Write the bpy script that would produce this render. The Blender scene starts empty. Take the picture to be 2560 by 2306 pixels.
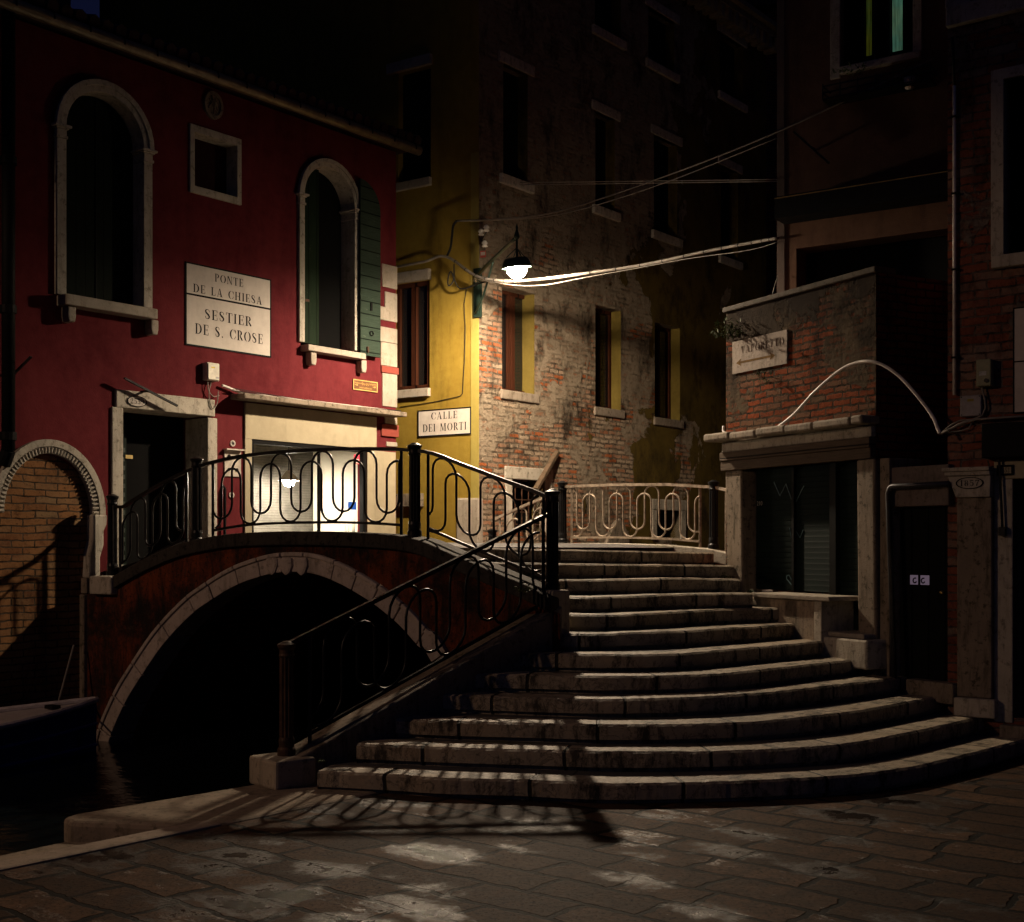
import bpy, bmesh, math, random
from math import radians, sin, cos, pi, sqrt, atan2
from mathutils import Vector
random.seed(7)
S = bpy.context.scene
COL = S.collection

# ------------------------------------------------------------------ camera
EYE, FPX, YH = 1.95, 3200.0, 1363.0          # eye height (m), focal length and horizon of the 2560 px wide picture
cam = bpy.data.cameras.new('camera')
cam.sensor_width = 36.0; cam.sensor_fit = 'HORIZONTAL'
cam.lens = FPX / 2560.0 * 36.0
cam.shift_y = (YH - 1153.0) / 2560.0
cam.clip_start = 0.1; cam.clip_end = 400.0
camo = bpy.data.objects.new('camera', cam); COL.objects.link(camo)
camo.location = (0, 0, EYE); camo.rotation_euler = (pi/2, 0, 0)
S.camera = camo

# ------------------------------------------------------------------ sky (late dusk), exposure
w = bpy.data.worlds.new('World'); S.world = w; w.use_nodes = True
nt = w.node_tree
sky = nt.nodes.new('ShaderNodeTexSky'); sky.sky_type = 'NISHITA'; sky.sun_disc = False
sky.sun_elevation = radians(-2.2); sky.sun_rotation = radians(200); sky.ozone_density = 4.0
bg = nt.nodes['Background']; bg.inputs['Strength'].default_value = 0.13
nt.links.new(sky.outputs['Color'], bg.inputs['Color'])
S.view_settings.view_transform = 'Standard'; S.view_settings.look = 'None'
S.view_settings.exposure = 0.0; S.view_settings.gamma = 1.0
S.cycles.max_bounces = 6; S.cycles.diffuse_bounces = 3; S.cycles.glossy_bounces = 3
S.cycles.sample_clamp_indirect = 2.0
S.cycles.caustics_reflective = False; S.cycles.caustics_refractive = False
S.cycles.use_denoising = True

# second street lamp of the place, further along the left bank, out of the picture: it lights the fronts of the steps
# (a capped lantern: it throws its light below the horizontal only)
l2 = bpy.data.lights.new('bank_street_lamp_light', 'SPOT'); l2.energy = 950; l2.color = (1.0, 0.63, 0.40); l2.shadow_soft_size = 0.10
l2.spot_size = radians(178); l2.spot_blend = 0.10
l2o = bpy.data.objects.new('bank_street_lamp_light', l2); COL.objects.link(l2o); l2o.location = (-12.7, 5.3, 7.0)
LAMP = Vector((0.066, 17.6, 5.767)); LAMP_EMIT = 16500.0

# ------------------------------------------------------------------ material helpers
class N:
    def __init__(s, name):
        s.m = bpy.data.materials.new(name); s.m.use_nodes = True
        s.t = s.m.node_tree; s.b = s.t.nodes['Principled BSDF']; s.out = s.t.nodes['Material Output']
        s._co = {}
    def n(s, kind, **kw):
        x = s.t.nodes.new('ShaderNode' + kind)
        for k, v in kw.items(): setattr(x, k, v)
        return x
    def l(s, a, b): s.t.links.new(a, b)
    def put(s, sock, v):
        if hasattr(v, 'links') or hasattr(v, 'is_linked'): s.l(v, sock)
        elif isinstance(v, (tuple, list)) and len(v) == 3 and sock.type == 'RGBA': sock.default_value = (*v, 1)
        else: sock.default_value = v
    def co(s, which='Object'):
        if which not in s._co:
            if which == 'UV': s._co[which] = s.n('UVMap').outputs[0]
            else: s._co[which] = s.n('TexCoord').outputs[which]
        return s._co[which]
    def mapping(s, vec, scale=(1,1,1), loc=(0,0,0), rot=(0,0,0)):
        m = s.n('Mapping'); s.l(vec, m.inputs[0])
        m.inputs['Scale'].default_value = scale; m.inputs['Location'].default_value = loc; m.inputs['Rotation'].default_value = rot
        return m.outputs[0]
    def noise(s, scale=5, detail=5, rough=.6, vec=None, dist=0.0, col=False):
        x = s.n('TexNoise'); s.l(vec if vec is not None else s.co(), x.inputs['Vector'])
        x.inputs['Scale'].default_value = scale; x.inputs['Detail'].default_value = detail
        x.inputs['Roughness'].default_value = rough; x.inputs['Distortion'].default_value = dist
        return x.outputs['Color' if col else 0]
    def ramp(s, v, lo, hi, a=0.0, b=1.0, smooth=False):
        x = s.n('MapRange'); s.l(v, x.inputs[0])
        x.inputs[1].default_value = lo; x.inputs[2].default_value = hi; x.inputs[3].default_value = a; x.inputs[4].default_value = b
        if smooth: x.interpolation_type = 'SMOOTHSTEP'
        return x.outputs[0]
    def mix(s, f, a, b, mode='MIX'):
        x = s.n('Mix', data_type='RGBA', blend_type=mode)
        s.put(x.inputs[0], f); s.put(x.inputs[6], a); s.put(x.inputs[7], b)
        return x.outputs[2]
    def math(s, op, a, b=0.0, c=None):
        x = s.n('Math', operation=op); s.put(x.inputs[0], a); s.put(x.inputs[1], b)
        if c is not None: s.put(x.inputs[2], c)
        return x.outputs[0]
    def sep(s, v):
        x = s.n('SeparateXYZ'); s.l(v, x.inputs[0]); return x.outputs
    def bump(s, h, strength=.5, dist=.02, prev=None):
        x = s.n('Bump'); s.l(h, x.inputs['Height']); x.inputs['Strength'].default_value = strength; x.inputs['Distance'].default_value = dist
        if prev is not None: s.l(prev, x.inputs['Normal'])
        return x.outputs[0]
    def fin(s, col=None, rough=.8, nrm=None, metal=0.0, spec=None):
        if col is not None: s.put(s.b.inputs['Base Color'], col)
        s.put(s.b.inputs['Roughness'], rough); s.b.inputs['Metallic'].default_value = metal
        if spec is not None: s.put(s.b.inputs['Specular IOR Level'], spec)
        if nrm is not None: s.l(nrm, s.b.inputs['Normal'])
        return s.m
_M = {}
def mat(f):
    def g(*a, **k):
        key = (f.__name__, a, tuple(sorted(k.items())))
        if key not in _M: _M[key] = f(*a, **k)
        return _M[key]
    return g

@mat
def plaster(name, c1, c2, stain=.35, bump=.35, sc=1.0):
    n = N(name)
    a = n.noise(.9*sc, 6, .65); b = n.noise(7*sc, 6, .7); c = n.noise(60, 3, .6)
    col = n.mix(n.ramp(a, .35, .68), c1, c2)
    st = n.mapping(n.co(), (2.2, 2.2, .35)); s1 = n.ramp(n.noise(1.6, 6, .7, st), .52, .75, 0, stain)
    col = n.mix(s1, col, tuple(x*.35 for x in c1))
    col = n.mix(n.ramp(b, .3, .8, .0, .35), col, tuple(min(1, x*1.45+.01) for x in c2))
    h = n.math('ADD', n.math('MULTIPLY', b, .6), n.math('MULTIPLY', c, .3))
    return n.fin(col, .9, n.bump(h, bump, .02), spec=.05)

@mat
def stone(name, c=(.46,.42,.35), dirt=.5, moss=(.035,.032,.018), sc=1.0, rough=.75):
    n = N(name)
    a = n.noise(2.3*sc, 7, .68); b = n.noise(14*sc, 6, .75); c3 = n.noise(90, 2, .6)
    col = n.mix(n.ramp(a, .3, .7), tuple(x*.72 for x in c), c)
    v = n.mapping(n.co(), (5, 5, .9)); s1 = n.noise(1.9*sc, 7, .75, v)
    col = n.mix(n.ramp(s1, .5, .68, 0, dirt), col, moss)
    col = n.mix(n.ramp(b, .54, .63, 0, dirt), col, moss)
    h = n.math('ADD', b, n.math('MULTIPLY', c3, .35))
    return n.fin(col, rough, n.bump(h, .45, .02), spec=.10)

@mat
def decayed(name):
    # rust red render gone black with damp, in streaks and blotches
    n = N(name); a = n.noise(1.6, 8, .72); b = n.noise(11, 7, .78); v = n.mapping(n.co(), (4, 4, .8)); st = n.noise(1.5, 8, .75, v, .6)
    col = n.mix(n.ramp(st, .42, .62), (.19,.042,.012), (.020,.009,.006))
    col = n.mix(n.ramp(a, .44, .58, 0, .9), col, (.010,.008,.006))
    col = n.mix(n.ramp(b, .56, .66, 0, .7), col, (.075,.045,.028))
    col = n.mix(n.ramp(n.noise(25, 4, .7), .55, .65, 0, .8), col, (.008,.006,.005))
    return n.fin(col, .85, n.bump(n.math('ADD', b, n.math('MULTIPLY', st, .7)), .9, .05), spec=.25)

@mat
def step_stone(name, c=(.38,.32,.24)):
    # Istrian step blocks: joints every 0.85 m along the nosing, black moss stains, veins
    n = N(name); uv = n.co('UV'); s = n.sep(uv)
    a = n.noise(3.1, 7, .7); b = n.noise(16, 6, .75); g = n.noise(110, 2, .6)
    col = n.mix(n.ramp(a, .3, .7), tuple(x*.6 for x in c), c)
    col = n.mix(n.ramp(n.noise(1.3, 4, .6), .45, .7, 0, .6), col, (.30,.22,.14))
    vein = n.ramp(n.math('ABSOLUTE', n.math('SUBTRACT', n.noise(4.5, 6, .6, None, .8), .5)), 0, .02, .75, 0)
    col = n.mix(vein, col, (.05,.04,.03))
    v = n.mapping(n.co(), (2.6, 2.6, .9)); s1 = n.noise(1.7, 9, .80, v)
    col = n.mix(n.ramp(s1, .50, .60, 0, .92), col, (.018,.016,.010))
    col = n.mix(n.ramp(b, .6, .7, 0, .8), col, (.03,.027,.017))
    wob = n.math('ADD', n.math('MULTIPLY', s[0], 1/1.17), n.math('MULTIPLY', n.noise(5, 3), .03))
    fr = n.math('ABSOLUTE', n.math('SUBTRACT', n.math('FRACT', wob), .5))
    j = n.ramp(fr, .009, .016, 1, 0)
    col = n.mix(j, col, (.008,.007,.005))
    h = n.math('SUBTRACT', n.math('ADD', n.math('MULTIPLY', b, .7), n.math('MULTIPLY', g, .25)), n.math('MULTIPLY', j, 1.5))
    return n.fin(col, n.ramp(a, .3, .8, .45, .75), n.bump(h, .55, .02), spec=.28)

@mat
def trachyte(name, c=(.11,.105,.105)):
    n = N(name); a = n.noise(3, 6, .7); b = n.noise(40, 4, .7)
    col = n.mix(n.ramp(a, .3, .7), tuple(x*.6 for x in c), c)
    col = n.mix(n.ramp(n.noise(1.1, 5, .65), .55, .68, 0, .7), col, (.09,.085,.03))
    br = n.n('TexBrick', offset=.5); n.l(n.co('UV'), br.inputs['Vector'])
    br.inputs['Scale'].default_value = 1.0; br.inputs['Mortar Size'].default_value = .008
    br.inputs['Brick Width'].default_value = .8; br.inputs['Row Height'].default_value = .6
    f = br.outputs['Fac']; col = n.mix(f, col, (.02,.018,.016))
    return n.fin(col, n.ramp(a, .35, .7, .42, .7), n.bump(n.math('SUBTRACT', b, f), .4, .012), spec=.2)

@mat
def brick(name, bw=.25, rh=.075, c1=(.33,.10,.045), c2=(.20,.055,.03), pale=(.42,.36,.28), mortar=(.26,.22,.17), mort=.010,
          paleamt=.4, plas=None, plas_lo=.5, plas_bias=(0,0,0), plas2=None, plas2_lo=.6, rough=1.0, seed=0.0, grime=(0,0), plas2_bias=(0,0,0)):
    n = N(name); uv = n.co('UV')
    # wobble the courses so no two bricks look alike
    d1 = n.noise(3.0, 3, .6, n.mapping(uv, (1,1,1), (seed, seed, 0)), col=True); d2 = n.noise(16, 3, .6, uv, col=True)
    vm = n.n('VectorMath', operation='MULTIPLY_ADD'); n.l(d1, vm.inputs[0]); vm.inputs[1].default_value = (.10,.055,0); n.l(uv, vm.inputs[2])
    vm2 = n.n('VectorMath', operation='MULTIPLY_ADD'); n.l(d2, vm2.inputs[0]); vm2.inputs[1].default_value = (.025*rough,.022*rough,0); n.l(vm.outputs[0], vm2.inputs[2])
    br = n.n('TexBrick', offset=.5); n.l(vm2.outputs[0], br.inputs['Vector'])
    for k, v in (('Scale', 1), ('Mortar Size', mort), ('Mortar Smooth', .25), ('Bias', 0), ('Brick Width', bw), ('Row Height', rh)): br.inputs[k].default_value = v
    br.inputs['Color1'].default_value = (0,0,0,1); br.inputs['Color2'].default_value = (1,1,1,1); br.inputs['Mortar'].default_value = (.5,.5,.5,1)
    rnd = n.sep(br.outputs['Color'])[0]; fac = br.outputs['Fac']
    big = n.noise(.7, 6, .7, n.mapping(uv, (1,1,1), (seed*3, 0, 0))); fine = n.noise(24, 6, .75, uv); vf = n.noise(90, 3, .7, uv)
    col = n.mix(rnd, c1, c2)
    col = n.mix(n.ramp(n.noise(2.2, 5, .7, uv), .42, .62, 0, 1), col, tuple(min(1, x*1.3) for x in c1))
    pm = n.math('ADD', n.math('MULTIPLY', rnd, .35), n.math('ADD', n.math('MULTIPLY', fine, .35), n.math('MULTIPLY', big, .55)))
    col = n.mix(n.ramp(pm, .75-paleamt*.35, .95-paleamt*.35, 0, .9), col, pale)
    col = n.mix(n.ramp(fine, .55, .68, 0, .75), col, (.03,.016,.010))
    col = n.mix(n.ramp(n.noise(1.1, 7, .72, uv), .58, .66, 0, .75), col, tuple(x*.25 for x in c2))
    mcol = n.mix(n.ramp(n.noise(9, 4, .7, uv), .4, .65), mortar, tuple(x*.22 for x in mortar))
    col = n.mix(fac, col, mcol)
    h = n.math('SUBTRACT', n.math('ADD', n.math('MULTIPLY', fine, .8), n.math('ADD', n.math('MULTIPLY', rnd, .6), n.math('MULTIPLY', vf, .25))), n.math('MULTIPLY', fac, n.ramp(big, .3, .7, .5, 1.6)))
    s = n.sep(uv)
    def pmask(lo, sd, bias, fine=fine):
        q = n.noise(.55, 9, .62, n.mapping(uv, (1,1.0,1), (sd+seed, sd*2, 0)), 0.4)
        q = n.math('ADD', q, n.math('MULTIPLY', n.math('ADD', s[0], bias[1]), bias[0]))
        q = n.math('ADD', q, n.math('MULTIPLY', s[1], bias[2]))
        return n.ramp(q, lo, lo+.012, 0, 1)
    if plas2 is not None:
        m2 = pmask(plas2_lo, 5.0, plas2_bias)
        soft = n.math('MULTIPLY', m2, n.ramp(n.noise(6, 6, .75, uv), .34, .52, .25, 1))
        col = n.mix(soft, col, n.mix(fine, tuple(x*.55 for x in plas2), plas2))
        hp = n.math('ADD', n.math('MULTIPLY', fine, .9), .9); hm = n.n('Mix', data_type='FLOAT'); n.l(soft, hm.inputs[0]); n.l(h, hm.inputs[2]); n.l(hp, hm.inputs[3]); h = hm.outputs[0]
    if plas is not None:
        m1 = pmask(plas_lo, 1.7, plas_bias)
        pc = n.mix(n.ramp(n.noise(1.4, 6, .7, uv), .35, .7), tuple(x*.6 for x in plas), plas)
        col = n.mix(m1, col, pc)
        hp = n.math('ADD', n.math('MULTIPLY', fine, .25), 2.6); hm = n.n('Mix', data_type='FLOAT'); n.l(m1, hm.inputs[0]); n.l(h, hm.inputs[2]); n.l(hp, hm.inputs[3]); h = hm.outputs[0]
    gv = n.noise(1.2, 7, .72, n.mapping(uv, (1.6,.8,1), (seed*5, 2, 0)))
    if grime[0]: gv = n.math('ADD', gv, n.math('MULTIPLY', n.math('SUBTRACT', s[1], grime[1]), grime[0]))
    col = n.mix(n.ramp(gv, .50, .66, 0, .88), col, (.018,.013,.010))
    return n.fin(col, .92, n.bump(h, 1.0, .030*rough), spec=.04)

@mat
def paint(name, c, rough=.5, metal=0.0, var=.25, bump=.15, sc=8, spec=None):
    if spec is None: spec = .06 if max(c) < .022 and metal == 0 else .35
    n = N(name); a = n.noise(sc, 5, .65); b = n.noise(sc*9, 3, .6)
    col = n.mix(n.ramp(a, .35, .7), tuple(x*(1-var) for x in c), tuple(min(1, x*(1+var)) for x in c))
    return n.fin(col, n.ramp(a, .3, .7, rough*.8, min(1, rough*1.2)), n.bump(b, bump, .004), metal, spec)

@mat
def oldwood(name, c, peel=(.3,.28,.2), amt=.25, stripes=.14, axis=0):
    n = N(name); uv = n.co('UV'); s = n.sep(uv)
    g = n.noise(3, 6, .7, n.mapping(uv, (30, 1.2, 1) if axis == 0 else (1.2, 30, 1)))
    col = n.mix(n.ramp(g, .3, .7), tuple(x*.45 for x in c), c)
    pe = n.noise(9, 7, .75, n.mapping(uv, (2.2, .7, 1) if axis == 0 else (.7, 2.2, 1)))
    col = n.mix(n.ramp(pe, .62, .68, 0, amt), col, peel)
    j = n.ramp(n.math('ABSOLUTE', n.math('SUBTRACT', n.math('FRACT', n.math('DIVIDE', s[axis], stripes)), .5)), .035, .05, 1, 0)
    col = n.mix(j, col, tuple(x*.1 for x in c))
    return n.fin(col, .7, n.bump(n.math('SUBTRACT', n.math('MULTIPLY', g, .3), j), .5, .012), spec=.05)

@mat
def slats(name, c, pitch=.05, axis=1, rough=.5):
    n = N(name); s = n.sep(n.co('UV')); a = n.noise(5, 5, .7)
    f = n.math('FRACT', n.math('DIVIDE', s[axis], pitch))
    col = n.mix(n.ramp(a, .3, .75), tuple(x*.5 for x in c), c)
    col = n.mix(n.ramp(f, .0, .16, .85, 0), col, tuple(x*.1 for x in c))
    return n.fin(col, rough, n.bump(n.math('POWER', f, .5), .7, .02), spec=.08)

@mat
def glow(name, c, k):
    n = N(name); n.t.nodes.remove(n.b)
    e = n.n('Emission'); e.inputs[0].default_value = (*c, 1); e.inputs[1].default_value = k
    n.l(e.outputs[0], n.out.inputs[0]); return n.m

@mat
def curtain(name, c, k):
    n = N(name); n.t.nodes.remove(n.b); a = n.noise(3, 5, .7, n.mapping(n.co('UV'), (14, .6, 1))); b2 = n.noise(2.2, 3, .5)
    e = n.n('Emission'); n.put(e.inputs[0], n.mix(n.ramp(b2, .4, .6), c, (c[0]*.5, c[1]*.85, c[2]+.02))); n.put(e.inputs[1], n.ramp(a, .3, .75, k*.25, k*1.5))
    n.l(e.outputs[0], n.out.inputs[0]); return n.m

@mat
def glare_shell(name, c, k):
    # see-through glowing shell, added for the bulb's glare and some light upward
    n = N(name); n.t.nodes.remove(n.b)
    e = n.n('Emission'); e.inputs[0].default_value = (*c, 1); e.inputs[1].default_value = k
    tr = n.n('BsdfTransparent'); mx = n.n('MixShader'); mx.inputs[0].default_value = .35
    n.l(tr.outputs[0], mx.inputs[1]); n.l(e.outputs[0], mx.inputs[2]); n.l(mx.outputs[0], n.out.inputs[0]); return n.m

@mat
def glass(name, c=(.02,.02,.02), rough=.03, alpha=.12):
    n = N(name); n.fin(c, rough, spec=.6)
    tr = n.n('BsdfTransparent'); mx = n.n('MixShader'); mx.inputs[0].default_value = alpha
    n.l(tr.outputs[0], mx.inputs[1]); n.l(n.b.outputs[0], mx.inputs[2]); n.l(mx.outputs[0], n.out.inputs[0]); return n.m

def pavement_mat():
    n = N('wet_trachyte_paving')
    uv = n.mapping(n.co(), (1,1,1), (0.13,.21,0), (0,0,radians(40)))      # rows run across the canal
    wob = n.noise(2.2, 3, .6, col=True); vm = n.n('VectorMath', operation='MULTIPLY_ADD'); n.l(wob, vm.inputs[0]); vm.inputs[1].default_value = (.20,.15,0); n.l(uv, vm.inputs[2])
    w2 = n.noise(14, 3, .6, col=True); vm2 = n.n('VectorMath', operation='MULTIPLY_ADD'); n.l(w2, vm2.inputs[0]); vm2.inputs[1].default_value = (.03,.03,0); n.l(vm.outputs[0], vm2.inputs[2])
    br = n.n('TexBrick', offset=.43, offset_frequency=2, squash=.75, squash_frequency=3); n.l(vm2.outputs[0], br.inputs['Vector'])
    for k, v in (('Scale', 1), ('Mortar Size', .026), ('Mortar Smooth', .3), ('Bias', 0), ('Brick Width', .72), ('Row Height', .345)): br.inputs[k].default_value = v
    br.inputs['Color1'].default_value = (0,0,0,1); br.inputs['Color2'].default_value = (1,1,1,1); br.inputs['Mortar'].default_value = (.5,.5,.5,1)
    rnd = n.sep(br.outputs['Color'])[0]; fac = br.outputs['Fac']
    a = n.noise(1.2, 6, .7); fine = n.noise(30, 6, .72); grain = n.noise(150, 2, .7); mid = n.noise(6, 6, .72); big = n.noise(.45, 4, .6)
    col = n.mix(rnd, (.036,.017,.008), (.125,.068,.037))
    col = n.mix(n.ramp(mid, .38, .62, 0, .8), col, (.035,.023,.017))
    col = n.mix(n.ramp(fine, .55, .62, 0, .92), col, (.010,.008,.007))
    col = n.mix(n.ramp(a, .55, .7, 0, .5), col, (.11,.055,.028))
    # worn hollows in the slabs that stay dark and wet, and a damp film between them
    v = n.n('TexVoronoi', feature='F1'); n.l(n.mapping(vm.outputs[0], (1.35,2.3,1)), v.inputs['Vector']); v.inputs['Scale'].default_value = 1.0; v.inputs['Randomness'].default_value = .9
    hol = n.math('ADD', n.math('MULTIPLY', v.outputs['Distance'], -1.0), n.math('ADD', n.math('MULTIPLY', mid, 1.0), n.math('MULTIPLY', n.sep(v.outputs['Color'])[0], .35)))
    hol = n.math('ADD', hol, n.math('MULTIPLY', fine, .25))
    stain = n.ramp(hol, .36, .62, 0, 1, True); pud = n.ramp(hol, .58, .72, 0, 1, True)
    col = n.mix(n.math('MULTIPLY', stain, .85), col, (.020,.014,.011)); col = n.mix(fac, col, (.006,.005,.004))
    damp = n.math('MULTIPLY', n.ramp(n.math('ADD', n.noise(2.3, 8, .76, n.mapping(vm.outputs[0], (.7,1.6,1))), n.math('MULTIPLY', rnd, .16)), .69, .73, 0, 1, True), n.ramp(fac, 0, .4, 1, 0))
    damp = n.math('MULTIPLY', damp, n.ramp(n.noise(21, 6, .8), .44, .55, .0, 1))
    pits = n.ramp(n.noise(46, 4, .7), .57, .63, 0, 1); damp = n.math('MULTIPLY', damp, n.math('SUBTRACT', 1.0, n.math('MULTIPLY', pits, .8)))
    rg = n.math('ADD', n.ramp(stain, 0, 1, .66, .42), n.math('MULTIPLY', n.math('SUBTRACT', fine, .5), .3))
    rg = n.math('SUBTRACT', rg, n.math('MULTIPLY', damp, .37)); rg = n.math('SUBTRACT', rg, n.math('MULTIPLY', pud, .22)); rg = n.math('MAXIMUM', rg, .07)
    h = n.math('ADD', n.math('MULTIPLY', fine, .55), n.math('ADD', n.math('MULTIPLY', grain, .35), n.math('MULTIPLY', rnd, .6)))
    h = n.math('SUBTRACT', h, n.math('MULTIPLY', stain, .5))
    b = n.bump(n.math('SUBTRACT', h, pits), .9, .008); b = n.bump(n.math('MULTIPLY', fac, -1.0), .8, .02, b); b = n.bump(rnd, .3, .006, b)
    return n.fin(col, rg, b, spec=n.ramp(n.math('MAXIMUM', damp, n.math('MULTIPLY', stain, .35)), 0, 1, .09, 1.0))

def water_mat():
    n = N('canal_water'); a = n.noise(2.2, 4, .55, n.mapping(n.co(), (1,1,1)))
    return n.fin((.004,.006,.007), .10, n.bump(a, .35, .05), spec=.22)

# ------------------------------------------------------------------ geometry helpers
class Fr:
    """vertical plane through (ox,oy), t along (dx,dy), n outward, z up"""
    def __init__(s, ox, oy, dx, dy):
        L = sqrt(dx*dx+dy*dy); s.o = (ox, oy); s.d = (dx/L, dy/L)
        a = (-s.d[1], s.d[0]); b = (s.d[1], -s.d[0])
        s.nn = a if a[0]*(-ox)+a[1]*(-oy) > 0 else b          # the side the viewer stands on
    def p(s, t, n, z): return Vector((s.o[0]+t*s.d[0]+n*s.nn[0], s.o[1]+t*s.d[1]+n*s.nn[1], z))
    def px(s, x, y, n=0.0):
        u = (x-1280.0)/FPX; ox = s.o[0]+n*s.nn[0]; oy = s.o[1]+n*s.nn[1]
        t = (u*oy-ox)/(s.d[0]-u*s.d[1]); D = oy+t*s.d[1]
        return t, EYE+(YH-y)*D/FPX
    def t(s, x, n=0.0): return s.px(x, 0, n)[0]
    def z(s, x, y, n=0.0): return s.px(x, y, n)[1]
    def rect(s, xl, yt, xr, yb, n=0.0):
        a = s.px(xl, yt, n); b = s.px(xr, yb, n)
        return min(a[0], b[0]), max(a[0], b[0]), b[1], a[1]   # t0,t1,z0,z1
WORLD = Fr(0, 0, 1, 0); WORLD.nn = (0, 1)                    # t = x, n = y
def gp(x, D, y=None, z=None):
    X = (x-1280.0)/FPX*D
    return Vector((X, D, EYE+(YH-y)*D/FPX if z is None else z))

class MB:
    def __init__(s): s.v = []; s.f = []; s.uv = []
    def face(s, pts, uvs=None):
        pts = [Vector(p) for p in pts]
        if uvs is None:
            nrm = Vector((0,0,0))
            for i in range(len(pts)):
                a, b = pts[i], pts[(i+1) % len(pts)]
                nrm += Vector(((a.y-b.y)*(a.z+b.z), (a.z-b.z)*(a.x+b.x), (a.x-b.x)*(a.y+b.y)))
            if nrm.length > 0: nrm.normalize()
            if abs(nrm.z) > .75: uvs = [(p.x, p.y) for p in pts]
            else:
                h = Vector((-nrm.y, nrm.x)); h = h.normalized() if h.length > 1e-6 else Vector((1,0))
                uvs = [(p.x*h.x+p.y*h.y, p.z) for p in pts]
        b = len(s.v); s.v += pts; s.f.append(list(range(b, b+len(pts)))); s.uv.append(uvs)
    def box(s, fr, t0, t1, n0, n1, z0, z1):
        P = lambda t, n, z: fr.p(t, n, z)
        s.face([P(t0,n1,z0),P(t1,n1,z0),P(t1,n1,z1),P(t0,n1,z1)], [(t0,z0),(t1,z0),(t1,z1),(t0,z1)])
        s.face([P(t1,n0,z0),P(t0,n0,z0),P(t0,n0,z1),P(t1,n0,z1)], [(t1,z0),(t0,z0),(t0,z1),(t1,z1)])
        s.face([P(t0,n0,z0),P(t0,n1,z0),P(t0,n1,z1),P(t0,n0,z1)], [(n0,z0),(n1,z0),(n1,z1),(n0,z1)])
        s.face([P(t1,n1,z0),P(t1,n0,z0),P(t1,n0,z1),P(t1,n1,z1)], [(n1,z0),(n0,z0),(n0,z1),(n1,z1)])
        s.face([P(t0,n1,z1),P(t1,n1,z1),P(t1,n0,z1),P(t0,n0,z1)], [(t0,n1),(t1,n1),(t1,n0),(t0,n0)])
        s.face([P(t0,n0,z0),P(t1,n0,z0),P(t1,n1,z0),P(t0,n1,z0)], [(t0,n0),(t1,n0),(t1,n1),(t0,n1)])
        return s
    def prism(s, fr, poly, n0, n1):
        s.face([fr.p(t,n1,z) for t,z in poly], list(poly)); s.face([fr.p(t,n0,z) for t,z in reversed(poly)], list(reversed(poly)))
        L = 0
        for i in range(len(poly)):
            a, b = poly[i], poly[(i+1) % len(poly)]; d = sqrt((a[0]-b[0])**2+(a[1]-b[1])**2)
            s.face([fr.p(a[0],n1,a[1]),fr.p(a[0],n0,a[1]),fr.p(b[0],n0,b[1]),fr.p(b[0],n1,b[1])], [(L,n1),(L,n0),(L+d,n0),(L+d,n1)]); L += d
        return s
    def strip(s, fr, A, B, n0, n1, closed=False):
        """band between two polylines A (outer) and B (inner), thick from n0 to n1"""
        m = len(A); rng = range(m if closed else m-1)
        for i in rng:
            j = (i+1) % m; a, b, c, d = A[i], A[j], B[j], B[i]
            s.face([fr.p(*x) for x in ((a[0],n1,a[1]),(b[0],n1,b[1]),(c[0],n1,c[1]),(d[0],n1,d[1]))], [a,b,c,d])
            s.face([fr.p(*x) for x in ((d[0],n0,d[1]),(c[0],n0,c[1]),(b[0],n0,b[1]),(a[0],n0,a[1]))], [d,c,b,a])
            s.face([fr.p(*x) for x in ((a[0],n0,a[1]),(b[0],n0,b[1]),(b[0],n1,b[1]),(a[0],n1,a[1]))], [(a[0],n0),(b[0],n0),(b[0],n1),(a[0],n1)])
            s.face([fr.p(*x) for x in ((d[0],n1,d[1]),(c[0],n1,c[1]),(c[0],n0,c[1]),(d[0],n0,d[1]))], [(d[0],n1),(c[0],n1),(c[0],n0),(d[0],n0)])
        if not closed:
            for i in (0, m-1):
                a, d = A[i], B[i]
                s.face([fr.p(*x) for x in ((a[0],n0,a[1]),(a[0],n1,a[1]),(d[0],n1,d[1]),(d[0],n0,d[1]))])
        return s
    def tube(s, pts, r, k=8, cap=True, closed=False, flat=None):
        pts = [Vector(p) for p in pts]; m = len(pts); rings = []
        up = None
        for i in range(m):
            if closed: d = pts[(i+1) % m]-pts[i-1]
            else: d = pts[min(i+1,m-1)]-pts[max(i-1,0)]
            if d.length < 1e-9: d = Vector((0,0,1))
            d.normalize()
            if up is None: up = Vector((0,0,1)) if abs(d.z) < .95 else Vector((0,1,0))
            a = d.cross(up)
            if a.length < 1e-4: a = d.cross(Vector((1,0,0)))
            a.normalize(); b = a.cross(d); up = b
            rr = r[i] if isinstance(r, (list, tuple)) else r
            fa, fb = (rr, rr) if flat is None else flat
            rings.append([pts[i]+a*(cos(2*pi*j/k+pi/k)*fa)+b*(sin(2*pi*j/k+pi/k)*fb) for j in range(k)])
        L = 0
        for i in range(m if closed else m-1):
            j2 = (i+1) % m; d = (pts[j2]-pts[i]).length
            for j in range(k):
                q = (j+1) % k
                s.face([rings[i][j], rings[i][q], rings[j2][q], rings[j2][j]], [(L, j*.02), (L, j*.02+.02), (L+d, j*.02+.02), (L+d, j*.02)])
            L += d
        if cap and not closed: s.face(list(reversed(rings[0]))); s.face(rings[-1])
        return s
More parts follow.
